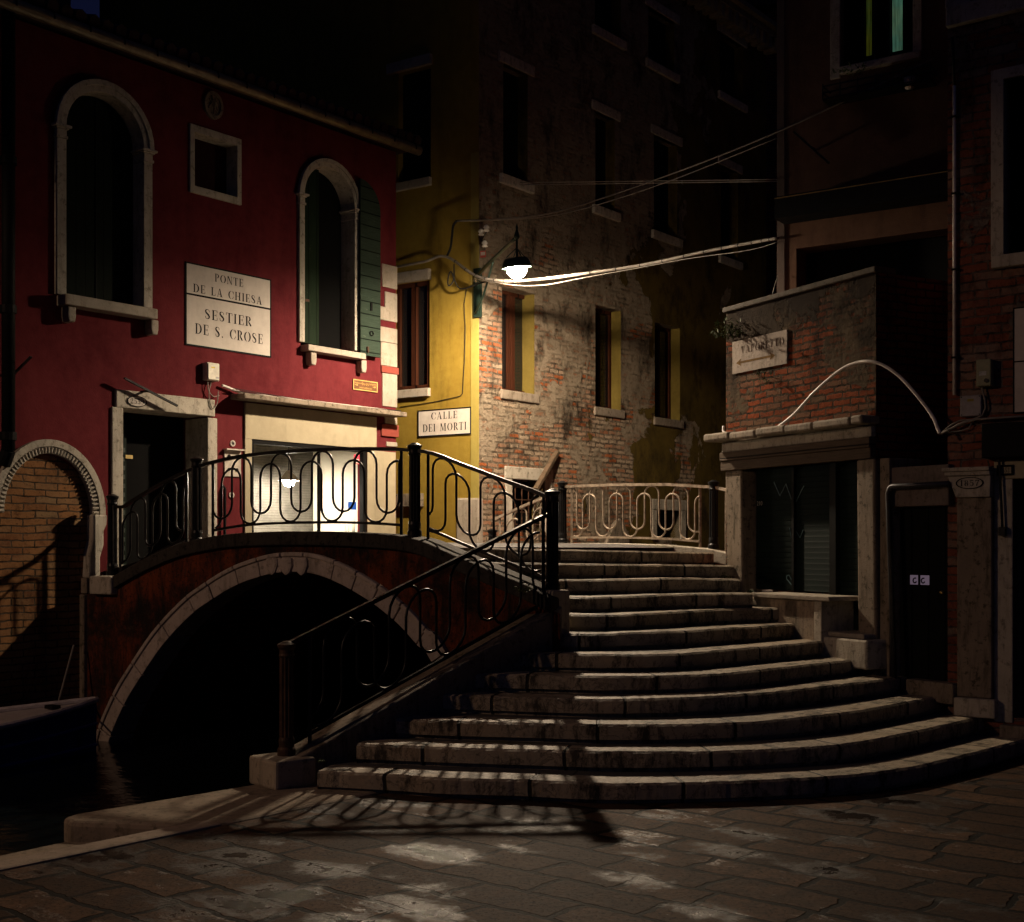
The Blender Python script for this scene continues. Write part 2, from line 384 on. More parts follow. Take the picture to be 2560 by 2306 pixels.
    def lathe(s, c, prof, k=16, flute=0.0):
        rings = []
        for r, z in prof: rings.append([Vector((c[0]+cos(2*pi*j/k)*r*(1-(flute if (j % 2 and r > 0) else 0)), c[1]+sin(2*pi*j/k)*r*(1-(flute if (j % 2) else 0)), c[2]+z)) for j in range(k)])
        for i in range(len(rings)-1):
            for j in range(k):
                q = (j+1) % k; s.face([rings[i][j], rings[i][q], rings[i+1][q], rings[i+1][j]])
        if prof[0][0] > 1e-5: s.face(list(reversed(rings[0])))
        if prof[-1][0] > 1e-5: s.face(rings[-1])
        return s
    def wall(s, fr, t0, t1, z0, z1, holes=(), n=0.0, step=None):
        """a wall face with real openings; hole = (a,b,c,d,depth[,'arch'])"""
        ts = sorted({t0, t1, *[x for h in holes for x in h[:2] if t0 < x < t1]}); zs = sorted({z0, z1, *[x for h in holes for x in h[2:4] if z0 < x < z1]})
        for i in range(len(ts)-1):
            for j in range(len(zs)-1):
                a, b, c, d = ts[i], ts[i+1], zs[j], zs[j+1]; ct, cz = (a+b)/2, (c+d)/2
                if any(h[0] < ct < h[1] and h[2] < cz < h[3] for h in holes): continue
                s.face([fr.p(a,n,c),fr.p(b,n,c),fr.p(b,n,d),fr.p(a,n,d)], [(a,c),(b,c),(b,d),(a,d)])
        for h in holes:
            a, b, c, d, dep = h[:5]; out = [(a,c),(b,c)]
            if len(h) > 5:
                r = (b-a)/2; cz = d-r; K = 14
                arc = [((a+b)/2+r*cos(pi*i/K), cz+r*sin(pi*i/K)) for i in range(K+1)]
                out += arc
                for i in range(K):
                    p, q = arc[i], arc[i+1]
                    s.face([fr.p(p[0],n,p[1]),fr.p(p[0],n,d),fr.p(q[0],n,d),fr.p(q[0],n,q[1])], [p,(p[0],d),(q[0],d),q])
            else: out += [(b,d),(a,d)]
            for i in range(len(out)):
                p, q = out[i], out[(i+1) % len(out)]
                if abs(p[0]-q[0])+abs(p[1]-q[1]) < 1e-6: continue
                s.face([fr.p(p[0],n,p[1]),fr.p(p[0],n-dep,p[1]),fr.p(q[0],n-dep,q[1]),fr.p(q[0],n,q[1])])
        return s
    def build(s, name, m, parent=None, bevel=0.0, smooth=False, fix=True):
        base = Vector((0,0,0))
        q = parent
        while q is not None: base = base+q.location; q = q.parent
        me = bpy.data.meshes.new(name)
        me.from_pydata([tuple(v-base) for v in s.v], [], s.f)
        ul = me.uv_layers.new(name='UVMap'); k = 0
        for f in s.uv:
            for q in f: ul.data[k].uv = q; k += 1
        bm = bmesh.new(); bm.from_mesh(me); bmesh.ops.remove_doubles(bm, verts=bm.verts, dist=1e-5)
        if fix: bmesh.ops.recalc_face_normals(bm, faces=bm.faces)
        bm.to_mesh(me); bm.free()
        me.materials.append(m)
        if smooth:
            for p in me.polygons: p.use_smooth = True
        o = bpy.data.objects.new(name, me); COL.objects.link(o)
        if parent is not None: o.parent = parent
        if bevel > 0:
            b = o.modifiers.new('bevel', 'BEVEL'); b.width = bevel; b.segments = 2; b.limit_method = 'ANGLE'; b.angle_limit = radians(40)
        if smooth: 
            for p in me.polygons: p.use_smooth = True
        return o
def box(name, m, parent, fr, t0, t1, n0, n1, z0, z1, bevel=0.0): return MB().box(fr, t0, t1, n0, n1, z0, z1).build(name, m, parent, bevel)
def tag(o, label, cat, group=None):
    o['label'] = label; o['category'] = cat
    if group: o['group'] = group
    return o
def thing(name, label, cat, loc, group=None):
    o = bpy.data.objects.new(name, None); COL.objects.link(o); o.location = Vector(loc); o.empty_display_size = .2
    return tag(o, label, cat, group)
def structure(o): o['kind'] = 'structure'; return o
def catmull(P, m=8):
    P = [Vector(p) for p in P]; Q = [P[0]*2-P[1]]+P+[P[-1]*2-P[-2]]; out = []
    for i in range(1, len(Q)-2):
        for k in range(m):
            t = k/m; a, b, c, d = Q[i-1], Q[i], Q[i+1], Q[i+2]
            out.append(.5*((2*b)+(c-a)*t+(2*a-5*b+4*c-d)*t*t+(3*b-a-3*c+d)*t**3))
    return out+[P[-1]]
def sag(a, b, s, m=16):
    a, b = Vector(a), Vector(b)
    return [a.lerp(b, i/m)-Vector((0,0,4*s*(i/m)*(1-i/m))) for i in range(m+1)]
def lerp_tab(tab, x):
    if x <= tab[0][0]: return tab[0][1]
    for (a, b), (c, d) in zip(tab, tab[1:]):
        if x <= c: return b+(d-b)*(x-a)/(c-a)
    return tab[-1][1]

# ------------------------------------------------------------------ lettering: a stencil roman with thick stems, cut as shapes
def _arc(cx, cy, rx, ry, a0, a1, wx, wy, k=10):
    out = []
    for i in range(k):
        q = []
        for (R, A) in ((0, i), (0, i+1), (1, i+1), (1, i)):
            a = radians(a0+(a1-a0)*A/k); x = rx-(wx if R else 0); y = ry-(wy if R else 0)
            q.append((cx+x*cos(a), cy+y*sin(a)))
        out.append(q)
    return out
def _r(a, b, c, d): return [[(a,b),(c,b),(c,d),(a,d)]]
def _st(*p): return [list(p)]
def _line(pts):
    out = []
    for (x,y,w), (X,Y,W) in zip(pts, pts[1:]):
        dx, dy = X-x, Y-y; L = sqrt(dx*dx+dy*dy) or 1; nx, ny = -dy/L, dx/L
        out.append([(x+nx*w/2,y+ny*w/2),(x-nx*w/2,y-ny*w/2),(X-nx*W/2,Y-ny*W/2),(X+nx*W/2,Y+ny*W/2)])
    return out
def stem(x, w=.15): return _r(x, 0, x+w, 1)+_r(x-.07, 0, x+w+.07, .05)+_r(x-.07, .95, x+w+.07, 1)
G = {
 'P': (.62, stem(.08)+_arc(.29,.73,.31,.27,-88,88,.15,.05)),
 'R': (.68, stem(.08)+_arc(.29,.74,.29,.26,-88,88,.15,.05)+_line([(.34,.46,.10),(.50,.22,.15),(.62,.02,.14)])),
 'O': (.80, _arc(.4,.5,.4,.5,102,258,.16,.04)+_arc(.4,.5,.4,.5,-78,78,.16,.04)),
 'C': (.70, _arc(.4,.5,.4,.5,100,260,.16,.04)+_arc(.4,.5,.32,.5,15,80,.05,.06)+_arc(.4,.5,.32,.5,-80,-20,.05,.05)+_r(.64,.66,.69,.98)),
 'D': (.76, stem(.08)+_arc(.29,.5,.45,.5,-86,86,.16,.05)),
 'E': (.60, stem(.08)+_r(.26,.95,.56,1)+_r(.52,.76,.57,.95)+_r(.26,.48,.44,.53)+_r(.42,.38,.46,.63)+_r(.26,0,.57,.05)+_r(.53,.05,.58,.26)),
 'L': (.58, stem(.08)+_r(.26,0,.55,.05)+_r(.51,.05,.56,.28)),
 'T': (.66, stem(.26)+_r(.0,.95,.24,1)+_r(.43,.95,.66,1)+_r(0,.74,.05,.95)+_r(.61,.74,.66,.95)),
 'N': (.78, _r(.08,0,.13,1)+_r(0,0,.2,.05)+_st((.06,1),(.24,1),(.70,0),(.60,0))+_r(.63,.06,.68,1)+_r(.55,.95,.77,1)),
 'A': (.76, _line([(.36,.98,.05),(.10,0,.05)])+_st((.34,1),(.42,1),(.68,0),(.50,0))+_r(.2,.30,.46,.35)+_r(0,0,.2,.05)+_r(.44,0,.76,.05)),
 'H': (.80, stem(.08)+stem(.55)+_r(.26,.48,.53,.53)),
 'I': (.32, stem(.08)),
 'M': (.96, _r(.08,0,.13,1)+_r(0,0,.2,.05)+_st((.06,1),(.24,1),(.48,.1),(.42,0))+_line([(.45,.02,.05),(.72,1,.05)])+stem(.70)),
 'S': (.56, _line([(.47,.70,.05),(.45,.88,.05),(.30,.97,.05),(.13,.92,.10),(.08,.76,.14),(.15,.62,.16),(.30,.50,.18),(.43,.36,.17),(.47,.22,.14),(.40,.08,.10),(.24,.03,.05),(.10,.10,.05),(.07,.30,.05)])),
 'V': (.74, _st((.06,1),(.24,1),(.42,0),(.36,0))+_line([(.39,.02,.05),(.62,1,.05)])+_r(0,.95,.3,1)+_r(.52,.95,.74,1)),
 'Q': (.80, _arc(.4,.5,.4,.5,102,258,.16,.04)+_arc(.4,.5,.4,.5,-78,78,.16,.04)+_line([(.42,.1,.1),(.7,-.1,.1)])),
 '.': (.26, _r(.06,0,.18,.13)), ' ': (.42, []),
 '1': (.42, stem(.14)+_line([(.02,.8,.05),(.16,.97,.06)])),
 '2': (.60, _line([(.08,.72,.10),(.12,.90,.08),(.28,.98,.05),(.44,.90,.13),(.46,.70,.15),(.34,.44,.09),(.10,.08,.05)])+_r(.06,0,.54,.13)+_r(.50,.1,.55,.28)),
 '3': (.58, _line([(.08,.80,.10),(.22,.97,.05),(.40,.90,.12),(.42,.70,.13),(.28,.54,.05),(.42,.40,.12),(.46,.22,.14),(.36,.05,.09),(.20,.02,.05),(.06,.18,.10)])),
 '5': (.56, _r(.1,.88,.5,1)+_r(.1,.5,.14,.9)+_line([(.12,.52,.05),(.28,.62,.05),(.44,.50,.13),(.47,.28,.15),(.38,.07,.09),(.22,.02,.05),(.06,.18,.10)])),
 '7': (.56, _r(.05,.87,.53,1)+_r(.05,.7,.1,.9)+_line([(.5,.9,.05),(.30,.45,.10),(.22,.0,.15)])),
 '8': (.58, _arc(.28,.75,.2,.24,100,260,.10,.05)+_arc(.28,.75,.2,.24,-80,80,.10,.05)+_arc(.28,.26,.25,.27,100,260,.13,.05)+_arc(.28,.26,.25,.27,-80,80,.13,.05)),
 '9': (.58, _arc(.28,.68,.24,.31,100,260,.13,.05)+_line([(.3,.98,.05),(.45,.88,.12),(.49,.65,.15),(.44,.3,.12),(.28,.04,.05),(.10,.12,.09)])),
 '0': (.60, _arc(.3,.5,.28,.5,100,260,.13,.05)+_arc(.3,.5,.28,.5,-80,80,.13,.05)),
}
def letters(mb, fr, text, t0, t1, zb0, h, n, slope=0.0):
    gap = .16; tot = sum(G[c][0]+gap for c in text)-gap; k = (t1-t0)/tot; x = 0
    for c in text:
        for poly in G[c][1]: mb.face([fr.p(t0+(x+a)*k, n, zb0+b*h) for a, b in poly])
        x += G[c][0]+gap
def smalltext(text, fr, tc, z, h, n, m, name, parent, maxw=None):
    cu = bpy.data.curves.new('lettering', 'FONT'); cu.body = text; cu.size = 1; cu.align_x = 'CENTER'
    tmp = bpy.data.objects.new('lettering', cu); COL.objects.link(tmp); me = bpy.data.meshes.new_from_object(tmp)
    bpy.data.objects.remove(tmp); xs = [v.co.x for v in me.vertices]; wid = max(xs)-min(xs)
    kx = h/.7; 
    if maxw: kx = maxw/wid
    mb = MB()
    for p in me.polygons: mb.face([fr.p(tc+me.vertices[i].co.x*kx, n, z+me.vertices[i].co.y*h/.7) for i in p.vertices])
    return mb.build(name, m, parent)

# ------------------------------------------------------------------ materials
RED1, RED2 = (.068,.009,.012), (.118,.019,.022)
M_red = plaster('crimson_plaster', RED1, RED2, .35, .3)
M_redpale = plaster('salmon_plaster', (.17,.035,.028), (.21,.055,.04), .3, .3)
M_yel = plaster('ochre_plaster', (.18,.118,.017), (.235,.165,.028), .6, .4)
M_yel2 = plaster('light_ochre_plaster', (.23,.185,.045), (.27,.22,.06), .3, .2)
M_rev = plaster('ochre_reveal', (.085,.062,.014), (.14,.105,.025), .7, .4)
M_stone = stone('istrian_stone'); M_stone_w = stone('pale_istrian_stone', (.36,.32,.265), .35, (.12,.09,.05))
M_stone_d = stone('weathered_stone', (.24,.195,.15), .8)
M_step = step_stone('step_stone'); M_tread = trachyte('tread_slabs')
M_beige = plaster('beige_render', (.27,.235,.16), (.34,.30,.21), .35, .3)
M_iron = paint('black_iron', (.012,.012,.013), .38, .6, .4, .25, 20)
M_rust = paint('rusty_iron', (.06,.03,.018), .6, .4, .5, .4, 12)
M_ironlit = paint('lamplit_iron', (.30,.24,.18), .5, .2, .5, .3, 16)  # lamplight put into the colour: lighter iron for the far railing
M_zinc = paint('zinc_gutter', (.17,.15,.11), .45, .5, .35, .25, 6)
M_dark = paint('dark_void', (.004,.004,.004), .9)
M_black = paint('black_paint', (.008,.008,.008), .6)
M_green = oldwood('green_shutter_wood', (.014,.026,.014), (.06,.07,.04), .8, .16, 0)
M_greenh = oldwood('green_shutter_planks', (.040,.062,.046), (.14,.16,.13), .5, .19, 1)
M_brown = oldwood('brown_window_wood', (.055,.018,.009), (.12,.05,.03), .2, .5, 0)
M_wood = oldwood('grey_timber', (.13,.10,.075), (.05,.04,.03), .6, .17, 1)
M_cond = paint('pale_conduit', (.55,.50,.45), .45)
M_cable = paint('grey_cable', (.20,.18,.155), .6)
M_cabled = paint('black_cable', (.02,.02,.02), .5)
M_sign = plaster('white_sign_plaster', (.44,.40,.36), (.52,.48,.43), .22, .2)
M_plastic = paint('cream_plastic', (.55,.52,.42), .4)
M_glass = glass('window_glass', (.01,.01,.012), .04, .35)
M_clear = glass('shop_glass', (.02,.02,.02), .02, .08)
M_roof = paint('dark_roof_tile', (.05,.025,.018), .9, 0, .5, .5, 5)
M_tiles = M_roof
M_leaf = paint('weed_leaf', (.05,.075,.02), .7, 0, .5)
B_wall = brick('old_brick_wall', .27, .082, (.30,.095,.035), (.17,.05,.024), (.38,.31,.225), (.23,.18,.13), .018, .72,
               plas=(.12,.085,.022), plas_lo=.76, plas_bias=(.066,0,-.014), plas2=(.36,.295,.215), plas2_lo=.635, plas2_bias=(0,0,.035), rough=1.7, seed=2.0)
B_gate = brick('tan_brick_infill', .30, .085, (.21,.105,.045), (.13,.05,.026), (.23,.15,.08), (.09,.065,.045), .010, .35, rough=.5, seed=4.0)
B_shop = brick('parapet_brick', .25, .075, (.19,.048,.018), (.10,.028,.014), (.15,.105,.068), (.085,.06,.04), .014, .35,
               plas=(.055,.042,.030), plas_lo=.66, plas_bias=(-.055,0,.045), plas2=(.12,.09,.058), plas2_lo=.53, rough=1.5, seed=9.0, grime=(.16,3.9))
B_right = brick('right_brick', .26, .085, (.22,.075,.045), (.13,.05,.035), (.26,.21,.17), (.16,.12,.10), .010, .3,
                plas=(.20,.155,.115), plas_lo=.60, plas2=(.24,.2,.17), plas2_lo=.58, rough=1.0, seed=6.0)
B_dark = brick('stained_brick', .26, .08, (.20,.05,.025), (.12,.035,.02), (.16,.10,.07), (.06,.045,.035), .011, .1, rough=1.0, seed=3.0)
M_span = decayed('flaking_red_render')
M_plas_t = plaster('brown_plaster', (.08,.043,.029), (.12,.07,.048), .7, .5)
M_pave = pavement_mat(); M_water = water_mat()
M_tree = None

# ------------------------------------------------------------------ frames of the place
R = Fr(-5.0, 15.8, .617, .787)                 # crimson house front, along the canal
Wf = Fr(-.51, 19.7, .617, .787)                # old brick wall
Yf = Fr(-.51, 19.7, -.83, .56)                 # ochre wall, turning into the calle
Yf.nn = (-.56/1.0013, -.83/1.0013)
K = (.39, 12.35)
B = Fr(K[0], K[1], -.851, .524)                # bridge parapet, s grows towards the crimson house
SH = Fr(2.71, 14.95, .45, -.893)
AL = Fr(2.51, 14.81, .56, -.83)                # alley door, a little behind the shop front
#                # shop front beside the stairs
Q = Fr(4.26, 12.36, .8, -.6)                   # right building
T = Fr(3.41, 16.4, .834, -.553)                # tall plaster building

exec_order = []
# ================================================================== SETTING: ground, water
mb = MB()
P0 = Vector((-2.02, 8.88)); c = Vector((.64, .77)); ac = Vector((.77, -.64))
def gpoly(pts, z): return [Vector((p[0], p[1], z)) for p in pts]
mb.face(gpoly([P0-c*14, P0-c*14+ac*22, P0+c*9+ac*22, P0+c*9+ac*3.4, P0+c*2.0+ac*.6, P0+c*2.0], 0.0))
structure(mb.build('campo_pavement', M_pave))
mb = MB(); mb.face(gpoly([(-40,-20),(40,-20),(60,80),(-40,80)], -.40)); structure(mb.build('canal_water', M_water))
def slab(name, pts, z0, z1, m, parent=None, bevel=.02):
    b = MB(); b.face(gpoly(pts, z1)); b.face(list(reversed(gpoly(pts, z0)))); L = 0
    for i in range(len(pts)):
        a, q = pts[i], pts[(i+1) % len(pts)]; d = sqrt((a[0]-q[0])**2+(a[1]-q[1])**2)
        b.face([Vector((a[0],a[1],z0)),Vector((q[0],q[1],z0)),Vector((q[0],q[1],z1)),Vector((a[0],a[1],z1))], [(L,z0),(L+d,z0),(L+d,z1),(L,z1)]); L += d
    return b.build(name, m, parent, bevel)
M_quay = stone('quay_stone', (.30,.24,.18), .55)
qs = slab('quay_stone', [(-3.16,9.24),(-3.20,9.12),(-3.10,8.98),(-2.34,8.86),(-1.95,8.98),(-1.10,9.98),(-.6,10.9),(-1.75,10.75)], -.9, .012, M_quay, None, .035)
structure(qs)
k0, k1 = P0-c*12, P0+c*.02
ks = slab('quay_kerb', [tuple(k0), tuple(k1), tuple(k1-ac*.21), tuple(k0-ac*.21)], -.9, .016, stone('kerb_stone', (.36,.29,.23), .35), None, .02); structure(ks)
qf = slab('quay_footing', [(-3.9,7.7),(-3.42,8.5),(-3.12,8.9),(-2.7,8.92),(-2.55,8.7),(-3.3,7.75)], -.9, -.11, M_quay, None, .03); structure(qf)

# ================================================================== BRIDGE
bridge = thing('stone_bridge', 'arched stone footbridge with wide fanning steps and mossy white nosings over the dark canal', 'bridge', (-1.0, 12.9, 0))
# steps: nosing read as (x, y) at given heights; upper three carry their own depth
H1 = .158
NOS = {1: [(793,1927.6),(977,1936.5),(1100,1944.4),(1300,1950),(1500,1958.5),(1700,1957),(1882,1952),(2100,1940),(2259,1921),(2373,1897),(2464,1875),(2560,1849),(2640,1822)],
 2: [(891,1860),(1100,1868),(1300,1874),(1500,1880),(1700,1880),(1900,1874),(2100,1860.6),(2237,1839),(2368,1811.6),(2480,1787.7)],
 3: [(989,1797),(1100,1802),(1300,1807),(1500,1812),(1700,1811),(1900,1803),(2100,1784),(2236,1761.5),(2371,1738)],
 4: [(1076,1736),(1300,1743.5),(1500,1748),(1700,1745),(1900,1733),(2100,1712.6),(2191,1701),(2268,1690.5)],
 5: [(1163,1685),(1300,1687),(1500,1691),(1700,1688),(1832,1681.6),(2008,1663),(2100,1652.6),(2173,1644)],
 6: [(1244.5,1632),(1321,1634),(1500,1636.5),(1700,1633),(1898,1617),(2091,1601)],
 7: [(1313.6,1581),(1425,1585),(1500,1584.3),(1700,1578.4),(1854,1568.5),(2025,1557)],
 8: [(1383.5,1535),(1446,1537),(1550,1536.5),(1700,1529),(1832,1523),(1953,1520)],
 9: [(1400,1492),(1500,1492.5),(1700,1486.5),(1882,1484)],
 10: [(1290,1448,13.35),(1500,1449,13.7),(1700,1446.5,14.15),(1850,1448,14.5)],
 11: [(1190,1406.5,13.1),(1390,1408.5,13.75),(1500,1410,14.1),(1700,1412.4,14.75),(1850,1414.6,15.1)],
 12: [(1085,1363.3,13.25),(1288,1371,14.0),(1480,1375.6,14.6),(1700,1380.5,15.3),(1785,1381,15.6)]}
def nose(j):
    out = []
    for p in NOS[j]:
        if len(p) == 3: out.append(gp(p[0], p[2], p[1]))
        else:
            z = H1*j; D = (EYE-z)*FPX/(p[1]-YH); out.append(gp(p[0], D, None, z))
    return catmull(out, 14)
def inset(curve, d):
    out = []
    for i, p in enumerate(curve):
        t = curve[min(i+1,len(curve)-1)]-curve[max(i-1,0)]; t = Vector((t.x, t.y, 0)).normalized()
        out.append(Vector((p.x-t.y*d, p.y+t.x*d, p.z)))
    return out
for j in range(1, 13):
    cv = nose(j); deep = inset(cv, 2.2 if j < 10 else 1.6); foot = inset(cv, .04); th = .125
    back = inset(cv, .30); trd = inset(cv, .295); trd2 = inset(cv, 2.2 if j < 11 else .9)
    edge = []; chip = 0.0; sagw = [random.uniform(-.004, .004) for _ in range(9)]
    for i, p in enumerate(cv):                       # worn, chipped noses: every block sits a little differently
        if random.random() < .05: chip = random.uniform(.010, .026)
        chip *= .45; q = foot[i]-p
        blk = sagw[int(i/len(cv)*8.99)]
        edge.append((p+q.normalized()*(chip*.8+random.uniform(0, .003)), blk-chip*.35+random.uniform(-.002, .002)))
    lipi = [e+(f-e).normalized()*(.024+random.uniform(-.002,.003)) for (e, _), f in zip(edge, back)]
    b = MB(); L = 0
    up = lambda v, z: Vector((v.x, v.y, v.z+z))
    for i in range(len(cv)-1):
        (p, zp), (q, zq) = edge[i], edge[i+1]; d = (cv[i+1]-cv[i]).length; a_, c_ = L, L+d
        b.face([up(lipi[i],zp), up(lipi[i+1],zq), up(back[i+1],zq*.5), up(back[i],zp*.5)], [(a_,.2),(c_,.2),(c_,.5),(a_,.5)])
        b.face([up(p,zp-.018), up(q,zq-.018), up(lipi[i+1],zq), up(lipi[i],zp)], [(a_,.17),(c_,.17),(c_,.2),(a_,.2)])
        b.face([up(p,-th), up(q,-th), up(q,zq-.018), up(p,zp-.018)], [(a_,0),(c_,0),(c_,.17),(a_,.17)])
        b.face([up(foot[i],-th), up(foot[i+1],-th), up(q,-th), up(p,-th)], [(a_,-.03),(c_,-.03),(c_,0),(a_,0)])
        b.face([up(foot[i],-(H1+.06)), up(foot[i+1],-(H1+.06)), up(foot[i+1],-th), up(foot[i],-th)], [(a_,-.1),(c_,-.1),(c_,-.03),(a_,-.03)])
        L += d
    for e in (0, -1):
        b.face([up(edge[e][0],-th), edge[e][0], deep[e], up(deep[e],-(H1+.06)), up(foot[e],-(H1+.06))])
    st = b.build('step', M_step, bridge)
    b = MB(); L = 0; tz = Vector((0,0,-.004))
    for i in range(len(cv)-1):
        d = (trd[i+1]-trd[i]).length
        b.face([trd[i]+tz, trd[i+1]+tz, trd2[i+1]+tz, trd2[i]+tz], [(L,0),(L+d,0),(L+d,2),(L,2)]); L += d
    b.build('tread', M_tread, st)
# deck
F2, F1, F0 = Vector((2.615,16.6)), Vector((.713,18.1)), Vector((-.29,18.85))
fd = (F1-F2).normalized(); FA = Fr(F2.x, F2.y, fd.x, fd.y); LF = (F1-F2).length
b = MB(); rowsn = [(2.1,1.93),(2.8,1.985),(3.6,1.99),(4.6,1.93),(5.5,1.80),(6.7,1.55)]; rowsf = [(.5,1.915),(1.1,1.955),(1.8,1.97),(2.4,1.965),(3.0,1.88),(3.9,1.58)]
K2 = Vector(K)
for i in range(5):
    for k in range(6):
        q = []
        for ii, kk in ((i,k),(i+1,k),(i+1,k+1),(i,k+1)):
            p = B.p(rowsn[ii][0], 0, rowsn[ii][1]).lerp(FA.p(rowsf[ii][0], 0, rowsf[ii][1]), kk/6); q.append(p)
        b.face(q)
deck = b.build('deck', M_tread, bridge)
# arch ring, spandrel
FN = .20                                           # how far the spandrel stands in front of the post line
ap = sorted(B.px(x, y, FN) for x, y in [(252,1819),(287,1737),(320,1679),(387,1579),(458,1502),(508,1463.6),(562,1428.5),(616.5,1404),(679,1386),(735,1380.5),(795,1386),(858,1408),(913,1437),(967,1472),(1025,1520),(1071,1570),(1121,1629)])
ap = [(ap[0][0]-.85, -.6)]+ap+[(ap[-1][0]+.12, -.6)]
AR = catmull([Vector((x, y, 0)) for x, y in ap], 4)
outer = [(p.x, p.y) for p in AR]
inner = []
for i, p in enumerate(outer):
    a, q = outer[max(i-1,0)], outer[min(i+1,len(outer)-1)]; dx, dz = q[0]-a[0], q[1]-a[1]; L = sqrt(dx*dx+dz*dz)
    inner.append((p[0]+dz/L*.215, p[1]-dx/L*.215))
M_vous = stone('voussoir_stone', (.48,.405,.36), .45, sc=.9)
nv = len(outer)-1; cuts = [round(i*nv/17) for i in range(18)]
for c0, c1 in zip(cuts, cuts[1:]):
    A_, I_ = [list(p) for p in outer[c0:c1+1]], [list(p) for p in inner[c0:c1+1]]
    for X in (A_, I_):
        for e, f in ((0,1),(-1,-2)):
            L = sqrt((X[f][0]-X[e][0])**2+(X[f][1]-X[e][1])**2) or 1
            X[e] = [X[e][0]+(X[f][0]-X[e][0])*.006/L, X[e][1]+(X[f][1]-X[e][1])*.006/L]
    dn_ = random.uniform(-.006,.006); b = MB(); b.strip(B, A_, I_, -.15, FN+.03+dn_)
    lip = [(p[0]*.78+q[0]*.22, p[1]*.78+q[1]*.22) for p, q in zip(A_, I_)]; b.strip(B, A_, lip, FN+.031+dn_, FN+.055+dn_)
    b.build('voussoir', M_vous, bridge, .012)
ks_ = MB()                                          # carved shields at the crown
zk = max(p[1] for p in outer)-1.885
for s_ in (B.t(760,FN), B.t(722,FN), B.t(686,FN)):
    ks_.prism(B, [(s_-.08,1.83+zk),(s_-.09,1.74+zk),(s_-.055,1.66+zk),(s_,1.62+zk),(s_+.055,1.66+zk),(s_+.09,1.74+zk),(s_+.08,1.83+zk)], FN+.0, FN+.058)
ks_.build('carved_shields', M_vous, bridge, .03)
cpx = sorted(B.px(x, y, FN) for x, y in [(300,1435),(372,1395),(449,1362),(530,1343),(610,1333),(740,1329),(880,1331),(1030,1344),(1130,1383),(1230,1425),(1320,1462)])
copi = [(-.12, cpx[0][1]-.12)]+cpx+[(cpx[-1][0]+.15, cpx[-1][1]-.07)]
cops = [(p.x, p.y) for p in catmull([Vector((x,y,0)) for x,y in copi], 4)]
def ztop(s_): return lerp_tab(cops, s_)
b = MB()
low = [(s_, max(zz, -.6)) for s_, zz in outer]
for i in range(len(outer)-1):
    a, q = outer[i], outer[i+1]
    b.face([B.p(a[0],FN,a[1]), B.p(q[0],FN,q[1]), B.p(q[0],FN,ztop(q[0])-.14), B.p(a[0],FN,ztop(a[0])-.14)], [a,q,(q[0],ztop(q[0])),(a[0],ztop(a[0]))])
b.face([B.p(-.2,FN,-.6),B.p(outer[0][0],FN,-.6),B.p(outer[0][0],FN,ztop(outer[0][0])-.14),B.p(-.2,FN,1.3)])
b.face([B.p(outer[-1][0],FN,-.6),B.p(7.2,FN,-.6),B.p(7.2,FN,1.4),B.p(outer[-1][0],FN,1.4)])
b.build('spandrel_wall', M_span, bridge)
b = MB()                                            # barrel vault under the deck
for i in range(len(inner)-1):
    a, q = inner[i], inner[i+1]
    b.face([B.p(a[0],-.02,a[1]+.006),B.p(q[0],-.02,q[1]+.006),B.p(q[0],-7.2,q[1]+.006),B.p(a[0],-7.2,a[1]+.006)], [(0,a[1]),(0,q[1]),(5,q[1]),(5,a[1])])
b.face([B.p(-.5,-7.19,-.6),B.p(7.6,-7.19,-.6),B.p(7.6,-7.19,1.7),B.p(-.5,-7.19,1.7)])  # added end wall across the canal opening, keeps the arch dark
b.build('vault', B_dark, bridge)
b = MB(); b.strip(B, cops, [(s_, z_-.15) for s_, z_ in cops], -.14, FN+.06)
b.build('coping', stone('coping_stone', (.050,.044,.038), .95, (.009,.008,.006)), bridge, .015)
# stair kerb (near side) from the low block up to the bend
Nn = Vector((-1.84, 10.45)); kd = (Vector(K)-Nn).normalized(); NKf = Fr(Nn.x, Nn.y, kd.x, kd.y)
LN = (Vector(K)-Nn).length
b = MB(); b.prism(NKf, [(.02,-.5),(LN-.02,-.5),(LN-.02,1.37),(.02,.235)], -.16, .17); b.build('stair_kerb', M_stone_d, bridge, .02)
box('post_block', stone('post_block_stone', (.40,.34,.26), .5), bridge, NKf, -.24, .14, -.20, .24, 0, .235, .025)
box('post_block', stone('post_block_stone', (.40,.34,.26), .5), bridge, NKf, LN-.12, LN+.11, -.15, .14, .95, 1.52, .025)
eb = R.px(266, 1438, .1); te0, te1 = B.t(293,FN), B.t(239,FN); box('post_block', M_stone, bridge, B, te0, te1, -.12, FN+.10, B.z(266,1486,FN), B.z(266,1440,FN), .02)
# far parapet
fc = [(-1.6,1.40),(-.5,1.80),(0,1.90),(.7,1.955),(1.5,1.975),(LF,1.975),(LF+.6,1.8),(LF+1.6,1.45)]
def fz(s_): return lerp_tab(fc, s_)
b = MB(); b.strip(FA, fc, [(s_, z_-.16) for s_, z_ in fc], -.12, .13); b.build('far_coping', M_stone, bridge, .012)
b = MB(); b.strip(FA, [(s_, z_-.16) for s_, z_ in fc], [(s_, -.6 if (s_ < 0 or s_ > LF) else 1.66) for s_, z_ in fc], -.08, .09); b.build('far_wall', B_dark, bridge)

